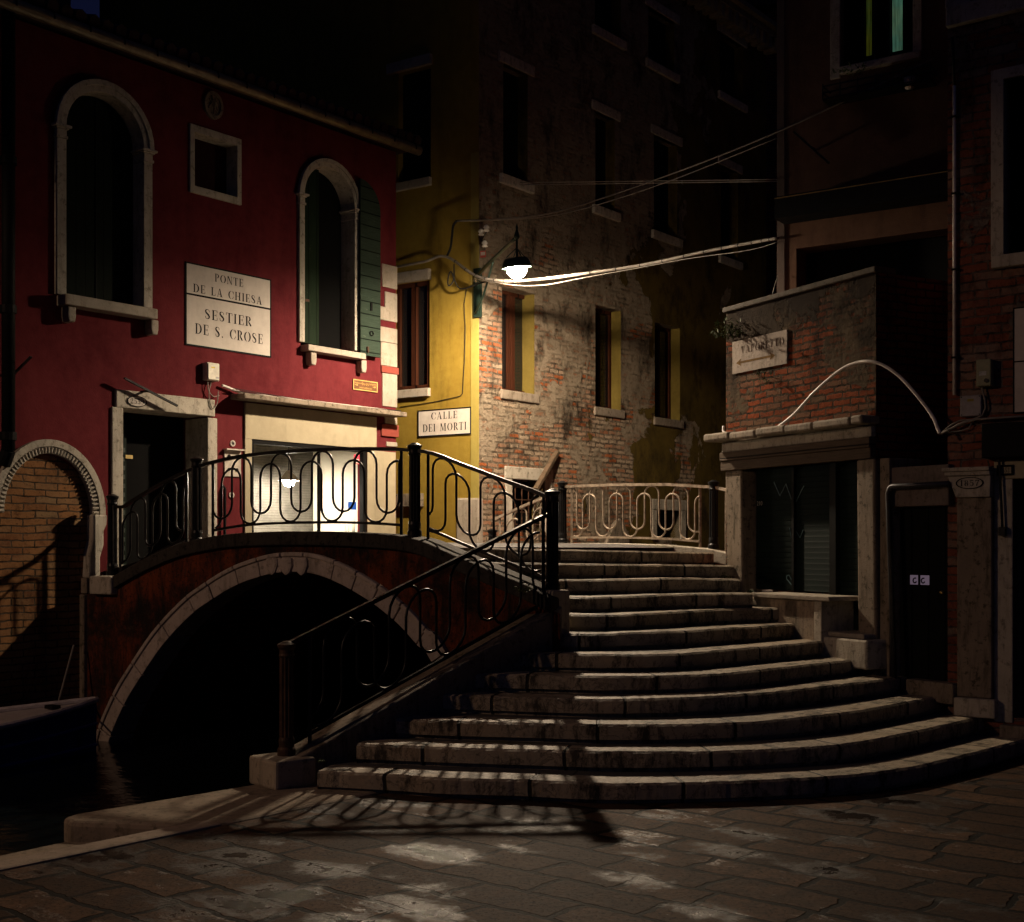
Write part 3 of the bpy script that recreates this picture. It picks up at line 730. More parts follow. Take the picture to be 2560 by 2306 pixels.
# ================================================================== RAILINGS
def post_mesh(x, y, z, h):
    b = MB()
    b.lathe((x,y,z), [(.075,0),(.075,.05),(.062,.07),(.066,.12),(.060,.15)], 20)
    b.lathe((x,y,z), [(.060,.15),(.058,h-.13)], 24, .16)
    b.lathe((x,y,z), [(.060,h-.13),(.066,h-.115),(.060,h-.10),(.060,h-.07),(.075,h-.045),(.078,h-.025),(.05,h-.012),(.03,h),(0,h+.004)], 20)
    return b
def panel(parent, P, base, bh, th, m, n_per=None, ends=(.16,.16), r=.0135, phase=0.0, mid=None, rails=True, tail=None):
    """P(s) plan point, base(s) ground line, from s=0..L; one panel of interlaced loops"""
    L = P[1]; pf = P[0]
    a, e = ends[0], L-ends[1]
    def V(s_, h): q = pf(s_); return Vector((q.x, q.y, base(s_)+h))
    pn = bpy.data.objects.new('railing_panel', None); COL.objects.link(pn); pn.parent = parent
    m_ = 14
    tr = MB().tube([V(L*i/m_*1.0, th) for i in range(m_+1)], 0, 4, flat=(.034,.026)); tr.build('top_rail', m, pn)
    br = MB().tube([V(a+(e-a)*i/m_, bh) for i in range(m_+1)], 0, 4, flat=(.02,.02)); br.build('bottom_rail', m, pn)
    for s_ in (a, e): MB().tube([V(s_, -.02), V(s_, th-.01)], .021, 4).build('upright', m, pn)
    if mid: MB().tube([V(mid, -.02), V(mid, th-.01)], .015, 4).build('upright', m, pn)
    per = (e-a)/n_per; rad = per/4
    lo, hi = bh+.012, th-.014; d = .105
    for w_, (zl, zh, ph) in enumerate(((lo+d, hi, phase), (lo, hi-d, phase+.27))):
        pts = []; x = a-per*2+ph*per; up = True
        while x < e+per:
            cx = x+rad
            for i in range(9):
                an = pi-pi*i/8
                pts.append((cx+rad*cos(an), (zh-rad+rad*sin(an)) if up else (zl+rad-rad*sin(an))))
            x += 2*rad; up = not up
        run = []
        def flush():
            if len(run) > 3:
                MB().tube([V(s_, h) for s_, h in run], r, 6).build('loop_bar', m, pn, smooth=True)
        dense = []
        for (x0,h0),(x1,h1) in zip(pts, pts[1:]):
            k = max(1, int(abs(h1-h0)/.08))
            for i in range(k): dense.append((x0+(x1-x0)*i/k, h0+(h1-h0)*i/k))
        for q in dense:
            if a+.004 <= q[0] <= e-.004: run.append(q)
            else: flush(); run = []
        flush()
    return pn
near = thing('iron_railing', 'black iron railing with interlaced loops along the near edge of the bridge', 'railing', (K[0], K[1], 1.5), 'bridge railings')
def ln(a, b):
    a, b = Vector(a), Vector(b); L = (b-a).length; d = (b-a)/L
    return (lambda s_: a+d*s_), L
def bp(s_): q = B.p(s_, 0, 0); return Vector((q.x, q.y))
sC, sL, sE = B.t(1036.6), B.t(491.7), B.t(281)
Nz, Kz = .235, 1.52
posts = [(Nn, Nz, .93, M_rust), (K2, Kz, .97, M_iron), (bp(sC), ztop(sC), EYE+(YH-1108)*bp(sC).y/FPX-ztop(sC), M_iron), (bp(sL), ztop(sL), EYE+(YH-1142)*bp(sL).y/FPX-ztop(sL), M_iron), (bp(sE), B.z(281,1440), EYE+(YH-1236)*bp(sE).y/FPX-B.z(281,1440), M_iron)]
for p, z, h, m in posts: post_mesh(p.x, p.y, z, h).build('fluted_post', m, near)
pf, L = ln(Nn, K2); sl = (1.37-.235)/LN
panel(near, (pf, L), lambda s_: .235+sl*s_, .07, .90, M_iron, 3.9, (.22,.12), phase=.2)
MB().tube([Vector((pf(L-.14).x, pf(L-.14).y, 2.18)), Vector((pf(L-.09).x, pf(L-.09).y, 2.29)), Vector((pf(L-.05).x, pf(L-.05).y, 2.44))], 0, 4, flat=(.026,.013)).build('rail_scroll', M_iron, near)
pf, L = ln(bp(sC), K2); panel(near, (pf, L), lambda s_: ztop(sC-s_), .09, .885, M_iron, 2.35, (.17,.10), phase=.1)
pf, L = ln(bp(sC), bp(sL)); panel(near, (pf, L), lambda s_: ztop(sC+s_), .10, .885, M_iron, 4.55, (.17,.26), phase=.55)
pf, L = ln(bp(sL), bp(sE)); panel(near, (pf, L), lambda s_: ztop(sL+s_), .09, .875, M_iron, 2.2, (.16,.14), phase=.35)
far = thing('iron_railing', 'lamplit iron railing with interlaced loops on the far edge of the bridge', 'railing', (F2.x, F2.y, 1.9), 'bridge railings')
for p, z, h in ((F2, fz(0), .89), (F1, fz(LF), .88), (F0, fz(LF+1.25), .62)): post_mesh(p.x, p.y, z, h).build('fluted_post', M_iron, far)
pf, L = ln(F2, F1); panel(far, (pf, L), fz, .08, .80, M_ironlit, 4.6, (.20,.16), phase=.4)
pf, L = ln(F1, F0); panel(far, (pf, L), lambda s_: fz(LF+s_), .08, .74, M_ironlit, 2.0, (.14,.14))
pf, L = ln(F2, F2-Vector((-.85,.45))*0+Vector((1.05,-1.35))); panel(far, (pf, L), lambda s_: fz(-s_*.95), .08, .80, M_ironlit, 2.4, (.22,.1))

# ================================================================== CRIMSON HOUSE
red = thing('crimson_house', 'crimson plastered house with arched windows, white quoins and a lit shop front by the bridge', 'house', tuple(R.p(2, 0, -.5)))
ZE = 8.05; tR = R.t(990)
LW = R.rect(160.6, 201, 354, 757); LWo = (LW[0], LW[1], R.z(160,737), R.z(237,201)-.14)
lw = (R.t(160.6), R.t(354), R.z(160.6,740), R.z(237,201)-.13)
rw = (R.t(756.5), R.t(879)+.02, R.z(790,862), R.z(807,397)-.11)
sqw = (R.t(484), R.t(590), R.z(484,465), R.z(484,331))
dr = (R.t(305), R.t(516), R.z(264,1434)-.05, R.z(305,1020))
shp = (R.t(629), R.t(908), 1.5, R.z(629,1102))
gt = (-1.52, -.20, -.6, 3.02)
gr_ = lambda h, e: (h[0]-e, h[1]+e, h[2]-e, h[3]+e)
holes = [gr_(lw,.04)+(.28,'arch'), gr_(rw,.04)+(.28,'arch'), gr_(sqw,.03)+(.22,), gr_(dr,.03)+(.62,), shp+(.12,), gt+(.14,'arch')]
MB().wall(R, -1.62, tR, -.6, ZE, holes).build('wall', M_red, red, fix=False)
b = MB(); b.face([R.p(tR,0,-.6),R.p(tR,-5,-.6),R.p(tR,-5,ZE),R.p(tR,0,ZE)]); b.face([R.p(-1.62,-5,-.6),R.p(-1.62,0,-.6),R.p(-1.62,0,ZE),R.p(-1.62,-5,ZE)]); b.face([R.p(-1.62,-5,-.6),R.p(tR,-5,-.6),R.p(tR,-5,ZE),R.p(-1.62,-5,ZE)])
b.build('side_wall', M_red, red)
# roof and gutter
b = MB(); b.prism(Fr(R.p(0,.25,0).x, R.p(0,.25,0).y, R.nn[0], R.nn[1]) if False else R, [(-1.9,ZE+.06),(tR+.25,ZE+.06),(tR+.25,ZE+.14),(-1.9,ZE+.14)], -5, .22)
for i in range(40):
    t_ = -1.85+i*.185
    b.tube([R.p(t_,.30,ZE+.17), R.p(t_,-1.2,ZE+.62)], .08, 6)
b.face([R.p(-1.9,.22,ZE+.145),R.p(tR+.25,.22,ZE+.145),R.p(tR+.25,-3,ZE+1.1),R.p(-1.9,-3,ZE+1.1)])
b.build('roof', M_roof, red)
b = MB(); A = [(R.p(-1.7,.33,ZE), R.p(tR+.17,.33,ZE))][0]
b.tube([A[0], A[1]], .075, 14); gut = b.build('gutter', M_zinc, red, smooth=False)
for i in range(15):
    t_ = -1.45+i*.475
    if t_ < tR+.1:
        c0 = R.p(t_,.33,ZE); pts = [c0+Vector((R.nn[0]*cos(a)*.083, R.nn[1]*cos(a)*.083, sin(a)*.083)) for a in [radians(x) for x in range(-20,230,25)]]
        MB().tube(pts, .012, 4).build('gutter_bracket', M_black, gut)
# arched windows
def arch_pts(t0, t1, zs, k=18, grow=0.0, top=1.0):
    r = (t1-t0)/2+grow; return [((t0+t1)/2+r*cos(pi*i/k), zs+r*sin(pi*i/k)*top) for i in range(k+1)]
def arched_window(h, fw, sill, caps, open_right=False):
    t0, t1, z0, z1 = h; zs = z1-(t1-t0)/2
    wn = bpy.data.objects.new('arched_window', None); COL.objects.link(wn); wn.parent = red
    b = MB()
    b.strip(R, arch_pts(t0, t1, zs, grow=fw), arch_pts(t0, t1, zs, grow=.0), -.26, .05)
    b.strip(R, arch_pts(t0, t1, zs, grow=fw+.015), arch_pts(t0, t1, zs, grow=fw*.55), .051, .075)
    for (a, q) in ((t0-fw, t0), (t1, t1+fw)):
        b.box(R, a, q, -.26, .05, z0, zs-.16)
        for (z_, gx, hh) in ((zs-.16,.012,.035),(zs-.125,0,.075),(zs-.05,.02,.02),(zs-.03,.045,.03)):
            b.box(R, a-gx, q+gx, -.26, .05+gx+.006, z_, z_+hh)
    b.build('stone_frame', M_stone, wn, .006)
    s0, s1, zt, th, out = sill
    box('sill', M_stone_w, wn, R, s0, s1, -.26, out, zt-th, zt, .012)
    for cx in caps:
        MB().prism(Fr(R.p(cx-.05,0,0).x, R.p(cx-.05,0,0).y, R.nn[0], R.nn[1]) if False else R, [(cx-.055,zt-th-.002),(cx-.055,zt-th-.12),(cx-.04,zt-th-.19),(cx+.04,zt-th-.19),(cx+.055,zt-th-.12),(cx+.055,zt-th-.002)], 0, out*.75).build('corbel', M_stone_w, wn, .015)
    mid = (t0+t1)/2
    b = MB(); b.wall(R, t0, t1, z0, z1, [], -.20)
    pts = [(t0+.01,z0+.02)]+[(t1-.01,z0+.02)]+arch_pts(t0+.01, t1-.01, zs)
    if open_right:
        b = MB(); b.prism(R, pts, -.27, -.24); b.build('dark_glazing', M_dark, wn)
        lw_ = (t0+.01, t0+(t1-t0)*.40)
        arcL = [(x, z) for x, z in arch_pts(t0+.01, t1-.01, zs) if x <= lw_[1]]
        b = MB(); b.prism(R, [(lw_[0],z0+.02),(lw_[1],z0+.02),(lw_[1],arcL[0][1])]+arcL, -.13, -.09); b.build('shutter', M_green, wn)
        box('shutter_hinge', M_rust, wn, R, lw_[0], lw_[0]+.2, -.089, -.082, z0+.62, z0+.655)
        # open leaf, folded back on the wall
        w2 = (t1-t0)*.5; a0 = t1+.05; arcR = [(a0+.02+w2*(1-cos(a)), zs+w2*1.0*sin(a)) for a in [pi/2*i/8 for i in range(9)]]
        leaf = [(a0,z0-.06),(a0+w2*.85,z0-.06),(a0+w2*.85,zs)]+[(a0+w2*.85*cos(a), zs+w2*sin(a)*.9) for a in [pi/2*i/8 for i in range(1,9)]]
        lf = MB().prism(R, leaf, .085, .12).build('open_shutter', M_greenh, wn)
        MB().tube([R.p(a0+.22+.035*cos(a),.135,z0+.28+.035*sin(a)) for a in [2*pi*i/12 for i in range(12)]], .007, 5, closed=True).build('ring_handle', M_black, lf)
        box('latch', M_black, lf, R, a0+.20, a0+.235, .121, .14, z0+.62, z0+.74)
        box('stay', M_rust, lf, R, a0+.12, a0+.15, .121, .15, z0-.02, z0+.07)
    else:
        b = MB(); b.prism(R, pts, -.20, -.17); sh = b.build('shutter', oldwood('dark_green_boards', (.007,.011,.007), (.016,.018,.012), .5, .13, 0), wn)
        box('shutter_seam', M_black, sh, R, mid-.008, mid+.008, -.169, -.160, z0+.02, z1-.03)
    return wn
arched_window(lw, .13, (R.t(142), R.t(395,.2), R.z(160,736,.12), R.z(160,736,.12)-R.z(160,763,.12), .2), (R.t(163), R.t(370)))
arched_window(rw, .10, (R.t(751), R.t(913,.15), R.z(753,859,.12), .09, .17), (R.t(770), R.t(896)), True)
# square window
sq = bpy.data.objects.new('square_window', None); COL.objects.link(sq); sq.parent = red
a, q, z0, z1 = sqw; fw = .075
b = MB(); b.strip(R, [(a-fw,z0-fw*1.3),(q+fw,z0-fw*1.3),(q+fw,z1+fw*1.3),(a-fw,z1+fw*1.3)], [(a,z0),(q,z0),(q,z1),(a,z1)], -.22, .03, True); b.build('stone_frame', M_stone, sq, .008)
box('infill', plaster('deep_red_plaster', (.016,.004,.004), (.022,.006,.006)), sq, R, a, q, -.25, -.2, z0, z1)
# medallion
mt, mz = R.px(531, 265)
b = MB(); b.strip(R, [(mt+.155*cos(x), mz+.185*sin(x)) for x in [2*pi*i/28 for i in range(28)]], [(mt+.115*cos(x), mz+.14*sin(x)) for x in [2*pi*i/28 for i in range(28)]], -.01, .04, True)
b.prism(R, [(mt+.12*cos(x), mz+.145*sin(x)) for x in [2*pi*i/28 for i in range(28)]], -.01, .018)
for i, (x, z, X, Z) in enumerate(((-.07,.08,.06,-.09),(-.03,.10,.08,-.05),(-.08,-.05,-.02,.04),(0,-.1,.03,.02),(.03,.09,.08,.04),(-.05,0,.0,.09))): b.tube([R.p(mt+x,.025,mz+z), R.p(mt+X,.025,mz+Z)], .012, 5)
b.build('carved_medallion', M_stone_d, red)
# street door 2559
dw = bpy.data.objects.new('street_door', None); COL.objects.link(dw); dw.parent = red
b = MB(); a, q, z0, z1 = dr
zl = R.z(292,974)
b.box(R, R.t(277), a, -.45, .03, z0-.1, z1); b.box(R, q, R.t(540), -.45, .03, z0-.1, z1-.02); b.box(R, R.t(292)-.03, R.t(534), -.45, .035, z1, zl)
b.build('stone_frame', M_stone, dw, .012)
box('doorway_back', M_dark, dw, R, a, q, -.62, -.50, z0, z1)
lf = box('door_leaf', paint('bottle_green_paint', (.007,.012,.009), .5), dw, R, a, a+.36, -.46, -.42, z0, z1-.1)
b = MB()
for i in range(14): b.box(R, a+.03, a+.33, -.419, -.405, z0+.1+i*.115, z0+.155+i*.115)
b.build('door_louvre', paint('pale_green_paint', (.02,.032,.025), .5), lf)
box('letter_box', paint('brass_letter_box', (.40,.30,.12), .4, .6), lf, R, R.t(313,-.4), R.t(331,-.4), -.404, -.39, R.z(320,1147,-.4), R.z(320,1138,-.4))
# shop front: beige panel, canopy, piers
t0, t1, tp = R.t(609.6), R.t(937.5), R.t(988)
zc = R.z(609,985); zb = R.z(609.6,1094)
fr_ = bpy.data.objects.new('shop_front', None); COL.objects.link(fr_); fr_.parent = red
box('fascia', M_beige, fr_, R, t0, t1, .0, .035, shp[3]+.02, zc-.12)
box('pier', M_beige, fr_, R, t0, shp[0]-.02, .0, .03, 1.5, shp[3]+.018); box('pier', M_beige, fr_, R, shp[1]+.06, tp-.02, .0, .03, 1.5, R.z(940,1128))
cn = R.px(588, 978, .3); box('canopy', M_stone_d, red, R, R.t(575), tp-.05, 0.0, .30, zc-.10, zc-.03, .012)
b = MB(); fwid = .035
b.box(R, shp[0]-.02, shp[0]+.02, -.06, .02, 1.5, shp[3]); b.box(R, shp[1]-.02, shp[1]+.045, -.06, .02, 1.5, shp[3]); b.box(R, shp[0]-.02, shp[1]+.045, -.06, .02, shp[3]-.04, shp[3]+.018)
b.build('frame', M_black, fr_)
tdoor = R.t(800)
box('mullion', M_black, fr_, R, tdoor-.012, tdoor+.012, -.05, .0, 1.5, shp[3]-.04)
MB().wall(R, shp[0], shp[1], 1.5, shp[3]-.04, [], -.03).build('pane', M_clear, fr_)
# the room behind the glass
M_room = plaster('white_room_plaster', (.62,.58,.48), (.66,.62,.52), .05, .1)
b = MB(); dep = -1.7
b.face([R.p(shp[0]-.25,dep,1.3),R.p(shp[1]+.15,dep,1.3),R.p(shp[1]+.15,dep,shp[3]+.2),R.p(shp[0]-.25,dep,shp[3]+.2)])
b.face([R.p(shp[0]-.25,dep,1.3),R.p(shp[0]-.25,-.13,1.3),R.p(shp[0]-.25,-.13,shp[3]+.2),R.p(shp[0]-.25,dep,shp[3]+.2)])
b.face([R.p(shp[1]+.15,dep,1.3),R.p(shp[1]+.15,-.13,1.3),R.p(shp[1]+.15,-.13,shp[3]+.2),R.p(shp[1]+.15,dep,shp[3]+.2)])
b.face([R.p(shp[0]-.25,dep,1.3),R.p(shp[1]+.15,dep,1.3),R.p(shp[1]+.15,-.13,1.3),R.p(shp[0]-.25,-.13,1.3)])
b.face([R.p(shp[0]-.25,dep,shp[3]+.2),R.p(shp[1]+.15,dep,shp[3]+.2),R.p(shp[1]+.15,-.13,shp[3]+.2),R.p(shp[0]-.25,-.13,shp[3]+.2)])
b.build('shop_room', M_room, red)
# quoins
quo = bpy.data.objects.new('corner_quoins', None); COL.objects.link(quo); quo.parent = red
for xl, yt, yb in ((954,663,720),(961,731,772),(944,770,803),(938,820,857),(951,858,916),(955,935,1017),(961,1032,1060),(965,1105,1116)):
    box('quoin', M_stone_w, quo, R, R.t(xl), tR+.012, -.28, .018, R.z(970,yb), R.z(970,yt), .006)
for yt, yb in ((917,934),(1062,1092)): box('quoin', M_redpale, quo, R, R.t(951), tR+.03, -.28, .035, R.z(970,yb), R.z(970,yt), .006)
# bricked-up water gate
wg = bpy.data.objects.new('water_gate', None); COL.objects.link(wg); wg.parent = red
MB().wall(R, -1.7, -.15, -.6, 3.1, [], -.035).build('brick_infill', B_gate, wg)
cx, cz, ra, rb = -.80, 2.32, .75, .88
E_ = lambda a_, b_, k=28: [(cx+a_*cos(pi*i/k), cz+b_*sin(pi*i/k)) for i in range(k+1)]
b = MB(); b.strip(R, E_(ra,rb), E_(ra-.085,rb-.085), -.1, .055); b.strip(R, E_(ra-.086,rb-.086), E_(ra-.17,rb-.17), -.1, .025); b.build('arch_moulding', M_stone, wg, .006)
b = MB()
for i in range(46):
    a_ = pi*(i+.5)/46; p = (cx+(ra-.095)*cos(a_), cz+(rb-.095)*sin(a_)); q = (cx+(ra-.16)*cos(a_), cz+(rb-.16)*sin(a_))
    b.tube([R.p(p[0],.036,p[1]), R.p(q[0],.03,q[1])], .017, 6)
b.build('fluting', M_stone, wg)
b = MB(); b.box(R, -.36, -.20, -.1, .05, -.6, 1.35); b.box(R, -.34, -.16, -.1, .075, 1.36, 1.55)
b.build('gate_jamb', M_stone_d, wg, .012)
b = MB(); b.prism(R, [(-.26,2.32),(-.05,2.32),(-.06,2.2),(-.10,2.12),(-.10,1.95),(-.15,1.80),(-.15,1.55),(-.32,1.55),(-.30,1.85),(-.26,2.0)], -.1, .09); b.build('carved_console', M_stone, wg, .02)

# things on the crimson house
def sign(name, label, fr, xl, ytl, xr, ybr, n, border=True, m=M_sign, th=.015, group=None):
    t0, t1, z0, z1 = fr.rect(xl, ytl, xr, ybr, n)
    o = thing(name, label, 'sign', tuple(fr.p((t0+t1)/2, 0, z0)), group)
    box('plate', m, o, fr, t0, t1, 0, n, z0, z1)
    if border:
        w_ = .014; b = MB(); b.strip(fr, [(t0-w_*.4,z0-w_*.4),(t1+w_*.4,z0-w_*.4),(t1+w_*.4,z1+w_*.4),(t0-w_*.4,z1+w_*.4)], [(t0+w_,z0+w_),(t1-w_,z0+w_),(t1-w_,z1-w_),(t0+w_,z1-w_)], 0, n+.003, True); b.build('border', M_black, o)
    return o, t0, t1, z0, z1
def word(o, fr, txt, xl, xr, yb, cap, n, m=None):
    t0, t1 = fr.t(xl, n), fr.t(xr, n); z = fr.z(xl, yb, n); h = fr.z(xl, yb-cap, n)-z
    tot = sum(G[c][0]+.16 for c in txt)-.16; k = (t1-t0)/tot; x = 0
    for c in txt:                                   # each painted letter is a part of the sign
        if G[c][1]:
            mb = MB(); letters(mb, fr, c, t0+x*k, t0+(x+G[c][0])*k, z, h, n); mb.build('letter', m or M_black, o, fix=False)
        x += G[c][0]+.16
o, t0, t1, z0, z1 = sign('street_sign', 'large white painted sign PONTE DE LA CHIESA, SESTIER DE S. CROSE on the crimson wall', R, 464.5, 655, 677, 893.6, .012)
zd = R.z(464, 734); b = MB(); b.box(R, t0, t1, .0121, .0155, zd-.012, zd+.012); b.build('divider', M_black, o)
nn = .0150
word(o, R, 'PONTE', 537, 608, 704, 20, nn); word(o, R, 'DE LA CHIESA', 483, 655, 730, 21, nn)
word(o, R, 'SESTIER', 512, 629, 797, 25, nn); word(o, R, 'DE S. CROSE', 488, 657, 834, 26, nn)
# number plate
def oval(fr, x, y, w_, h_, n, label, txt, capf=.5, m=M_sign):
    t_, z_ = fr.px(x, y, n); rx = (fr.t(x+w_/2, n)-fr.t(x-w_/2, n))/2; rz = abs(fr.z(x, y-h_/2, n)-z_)
    o = thing('house_number', label, 'number plate', tuple(fr.p(t_, 0, z_-rz)))
    pts = [(t_+rx*cos(a), z_+rz*sin(a)) for a in [2*pi*i/28 for i in range(28)]]
    MB().prism(fr, pts, n-.02, n).build('plate', m, o)
    b = MB(); b.strip(fr, pts, [(t_+(p-t_)*.9, z_+(q-z_)*.87) for p, q in pts], n-.001, n+.003, True); b.build('border', M_black, o)
    b = MB(); letters(b, fr, txt, t_-rx*.68, t_+rx*.68, z_-rz*capf, rz*2*capf, n+.003); b.build('lettering', M_black, o)
    return o
oval(R, 343, 1004, 50, 27, .045, 'oval white house number 2559 painted on the door lintel of the crimson house', '2559')
# meter box
t0, t1, z0, z1 = R.rect(519, 905, 550, 954, .11)
o = thing('meter_box', 'cream plastic meter box on the crimson wall above the shop conduit', 'electric box', tuple(R.p(t0, 0, z0)))
box('case', M_plastic, o, R, t0, t1, 0, .10, z0, z1, .012); box('door', M_plastic, o, R, t0+.012, t1-.012, .10, .112, z0+.012, z1-.012, .004)
box('yellow_label', paint('yellow_label', (.5,.4,.05)), o, R, t0+.06, t0+.12, .112, .114, z1-.075, z1-.055); box('grey_label', paint('grey_label', (.3,.3,.3)), o, R, t1-.07, t1-.02, .112, .114, z0+.03, z0+.055)
b = MB(); q0 = R.p(t0+.05,.05,z0)
b.tube(catmull([q0, R.p(t0+.06,.05,z0-.12), R.p(t0+.14,.05,z0-.2), R.p(t0+.24,.05,z0-.18)], 5), .007, 6); b.tube(catmull([R.p(t0+.11,.05,z0), R.p(t0+.07,.05,z0-.18), R.p(t0+.12,.05,z0-.36), R.p(t0+.2,.05,z0-.30), R.p(t0+.22,.06,z0-.12)], 5), .007, 6)
tag(b.build('loose_wire', M_cable), 'loose grey wires hanging below the cream meter box', 'wire')
# conduit above the canopy
b = MB(); zc2 = zc+.005
b.tube([R.p(R.t(549),.05,R.z(549,963,.05)), R.p(R.t(600),.06,zc-.005), R.p(R.t(960),.06,zc-.0)], .018, 8)
o = tag(b.build('conduit', M_cond), 'pale plastic conduit clipped along the stone canopy of the shop', 'conduit')
b = MB()
for i in range(3): b.tube(sag(R.p(R.t(570),.09+.01*i,zc+.02+.012*i), R.p(R.t(992),.09,zc-.0+.008*i), .03, 20), .004, 5)
tag(b.build('thin_wire', M_cabled), 'thin black wires running along the shop canopy conduit', 'wire')
# flag bars
def bar(name, label, A, Bp, r=.022, brk=None):
    o = thing(name, label, 'bracket', tuple(A)); MB().tube([A, Bp], 0, 4, flat=(r, r*.6)).build('bar', M_iron, o)
    if brk: MB().tube(brk, .016, 6).build('bracket', M_iron, o)
    return o
p0, p1, pm = R.px(311, 946, .14), R.px(443, 1015, .14), R.px(371, 978, .14)
bar('iron_bar', 'dark tilted iron bar bracketed above the door numbered 2559', R.p(p0[0],.14,p0[1]), R.p(p1[0],.14,p1[1]), .026, [R.p(pm[0],0,pm[1]), R.p(pm[0],.14,pm[1])])
p0, p1 = R.px(42, 938, .12), R.px(78, 892, .3)
bar('iron_bar', 'short tilted iron bar sticking out beside the black drainpipe', R.p(p0[0],.02,p0[1]), R.p(p1[0],.3,p1[1]), .022)
# hotel plaque
t0, t1, z0, z1 = R.rect(883, 947.5, 944, 982, .02)
o = thing('wall_plaque', 'small brown and gold hotel plaque beside the quoins', 'plaque', tuple(R.p(t0,0,z0)))
box('plate', paint('brown_enamel', (.13,.055,.025), .4), o, R, t0, t1, .0, .018, z0, z1)
M_gold = paint('gold_paint', (.55,.36,.12), .5)
b = MB(); b.strip(R, [(t0,z0),(t1,z0),(t1,z1),(t0,z1)], [(t0+.014,z0+.014),(t1-.014,z0+.014),(t1-.014,z1-.014),(t0+.014,z1-.014)], .0181, .0215, True); b.build('border', M_gold, o)
tc = (t0+t1)/2; smalltext("Residenza d'Epoca CA' FAVRETTO", R, tc, z1-.062, .026, .0205, M_gold, 'lettering', o, (t1-t0)*.88); smalltext('* * * *', R, tc, z0+.068, .03, .0205, M_gold, 'lettering', o, .14); smalltext('SAN CASSIANO', R, tc, z0+.03, .024, .0205, M_gold, 'lettering', o, (t1-t0)*.5)
b = MB()
for ta in (t0+.035, t1-.105): b.face([R.p(*x) for x in ((ta,.0205,z0+.078),(ta+.04,.0205,z0+.078),(ta+.04,.0205,z0+.07),(ta,.0205,z0+.07))]); b.face([R.p(*x) for x in ((ta+.04,.0205,z0+.09),(ta+.07,.0205,z0+.074),(ta+.04,.0205,z0+.058))])
b.build('arrow', M_gold, o)
# intercom and vents
t0, t1, z0, z1 = R.rect(563, 1125, 604, 1193, .03)
o = thing('intercom_panel', 'pale metal panel with four dark keyholes beside the shop window', 'panel', tuple(R.p(t0,0,z0)))
box('plate', paint('pale_steel', (.5,.46,.4), .4, .3), o, R, t0, t1, 0, .02, z0, z1, .004); box('hood', paint('pale_steel', (.5,.46,.4), .4, .3), o, R, t0-.01, t1+.01, 0, .08, z1, z1+.018)
for ta in (.25,.72):
    for za in (.27,.78): MB().tube([R.p(t0+(t1-t0)*ta,.02,z0+(z1-z0)*za), R.p(t0+(t1-t0)*ta,.035,z0+(z1-z0)*za)], .022, 10).build('keyhole', M_black, o)
for i, (x, y, lb) in enumerate(((581,1109,'round white vent above the pale intercom panel'),(578,1238,'round white vent below the pale intercom panel'))):
    t_, z_ = R.px(x, y); o = thing('wall_vent', lb, 'vent', tuple(R.p(t_,0,z_-.05)), 'round vents'); MB().prism(R, [(t_+.042*cos(a), z_+.042*sin(a)) for a in [2*pi*k/18 for k in range(18)]], 0, .015).build('disc', M_cond, o)
    b = MB()
    for k in range(8): a = pi*k/8; b.tube([R.p(t_-.03*cos(a),.016,z_-.03*sin(a)), R.p(t_+.03*cos(a),.016,z_+.03*sin(a))], .002, 4)
    b.build('slots', M_black, o)
b = MB(); t_ = R.t(562, .05); b.tube([R.p(t_,.05,1.5), R.p(t_,.05,R.z(562,1222)), R.p(t_,.0,R.z(562,1214))], .02, 8); tag(b.build('service_pipe', M_iron), 'short dark pipe rising against the crimson pier below the intercom', 'pipe')
# drainpipe
tdp = R.t(21, .12); b = MB(); zt = ZE; zb2 = R.z(21, 1127, .12)
o = thing('drainpipe', 'black cast iron drainpipe at the left edge of the crimson house', 'pipe', tuple(R.p(tdp,.12,zb2)))
MB().tube([R.p(tdp,.12,zb2), R.p(tdp,.12,zt)], .075, 14).build('pipe', M_black, o, smooth=True)
for z_ in (zb2+.12, 4.6, 6.3): MB().tube([R.p(tdp,.12,z_), R.p(tdp,.12,z_+.09)], .092, 14).build('collar', M_black, o)
MB().tube([R.p(tdp,.12,zb2), R.p(tdp-.02,.05,zb2-.16)], .08, 12).build('shoe', M_black, o)
# inside the shop
lt, lz = R.px(560, 1240, -.9); lt2 = R.px(722, 1202, -.75)
o = thing('pendant_lamp', 'lit pendant lamp with a pale conical shade inside the shop window', 'lamp', tuple(R.p(lt2[0],-.75,lt2[1])))
cpt = R.p(lt2[0], -.75, lt2[1])
MB().lathe(cpt, [(.16,.0),(.05,.13),(.03,.15)], 20).build('shade', paint('white_shade', (.7,.65,.55), .5), o)
MB().lathe(cpt, [(0,-.10),(.07,-.07),(.10,.0),(.06,.07),(0,.09)], 16).build('bulb', glow('shop_bulb', (1,.88,.70), 620), o, smooth=True)
MB().tube([cpt+Vector((0,0,.15)), cpt+Vector((0,0,.9))], .006, 5).build('cord', M_black, o)
o = thing('venetian_blind', 'grey venetian blind hanging behind the lit shop window', 'blind', tuple(R.p(shp[0],-1.2,1.5)))
MB().wall(R, shp[0]-.0, R.t(812,-1.2), 1.4, shp[3]+.15, [], -1.25).build('slats', slats('blind_slats', (.15,.14,.12), .04, 1), o)
o = thing('desk', 'pale desk standing inside the lit shop', 'desk', tuple(R.p(shp[0]+.5,-.9,1.4)))
box('desk_top', M_room, o, R, shp[0]+.05, shp[0]+.95, -1.15, -.55, 2.02-.28, 2.05-.28); box('leg', M_room, o, R, shp[0]+.1, shp[0]+.14, -1.1, -.6, 1.32, 1.738); box('leg', M_room, o, R, shp[0]+.86, shp[0]+.9, -1.1, -.6, 1.32, 1.738)
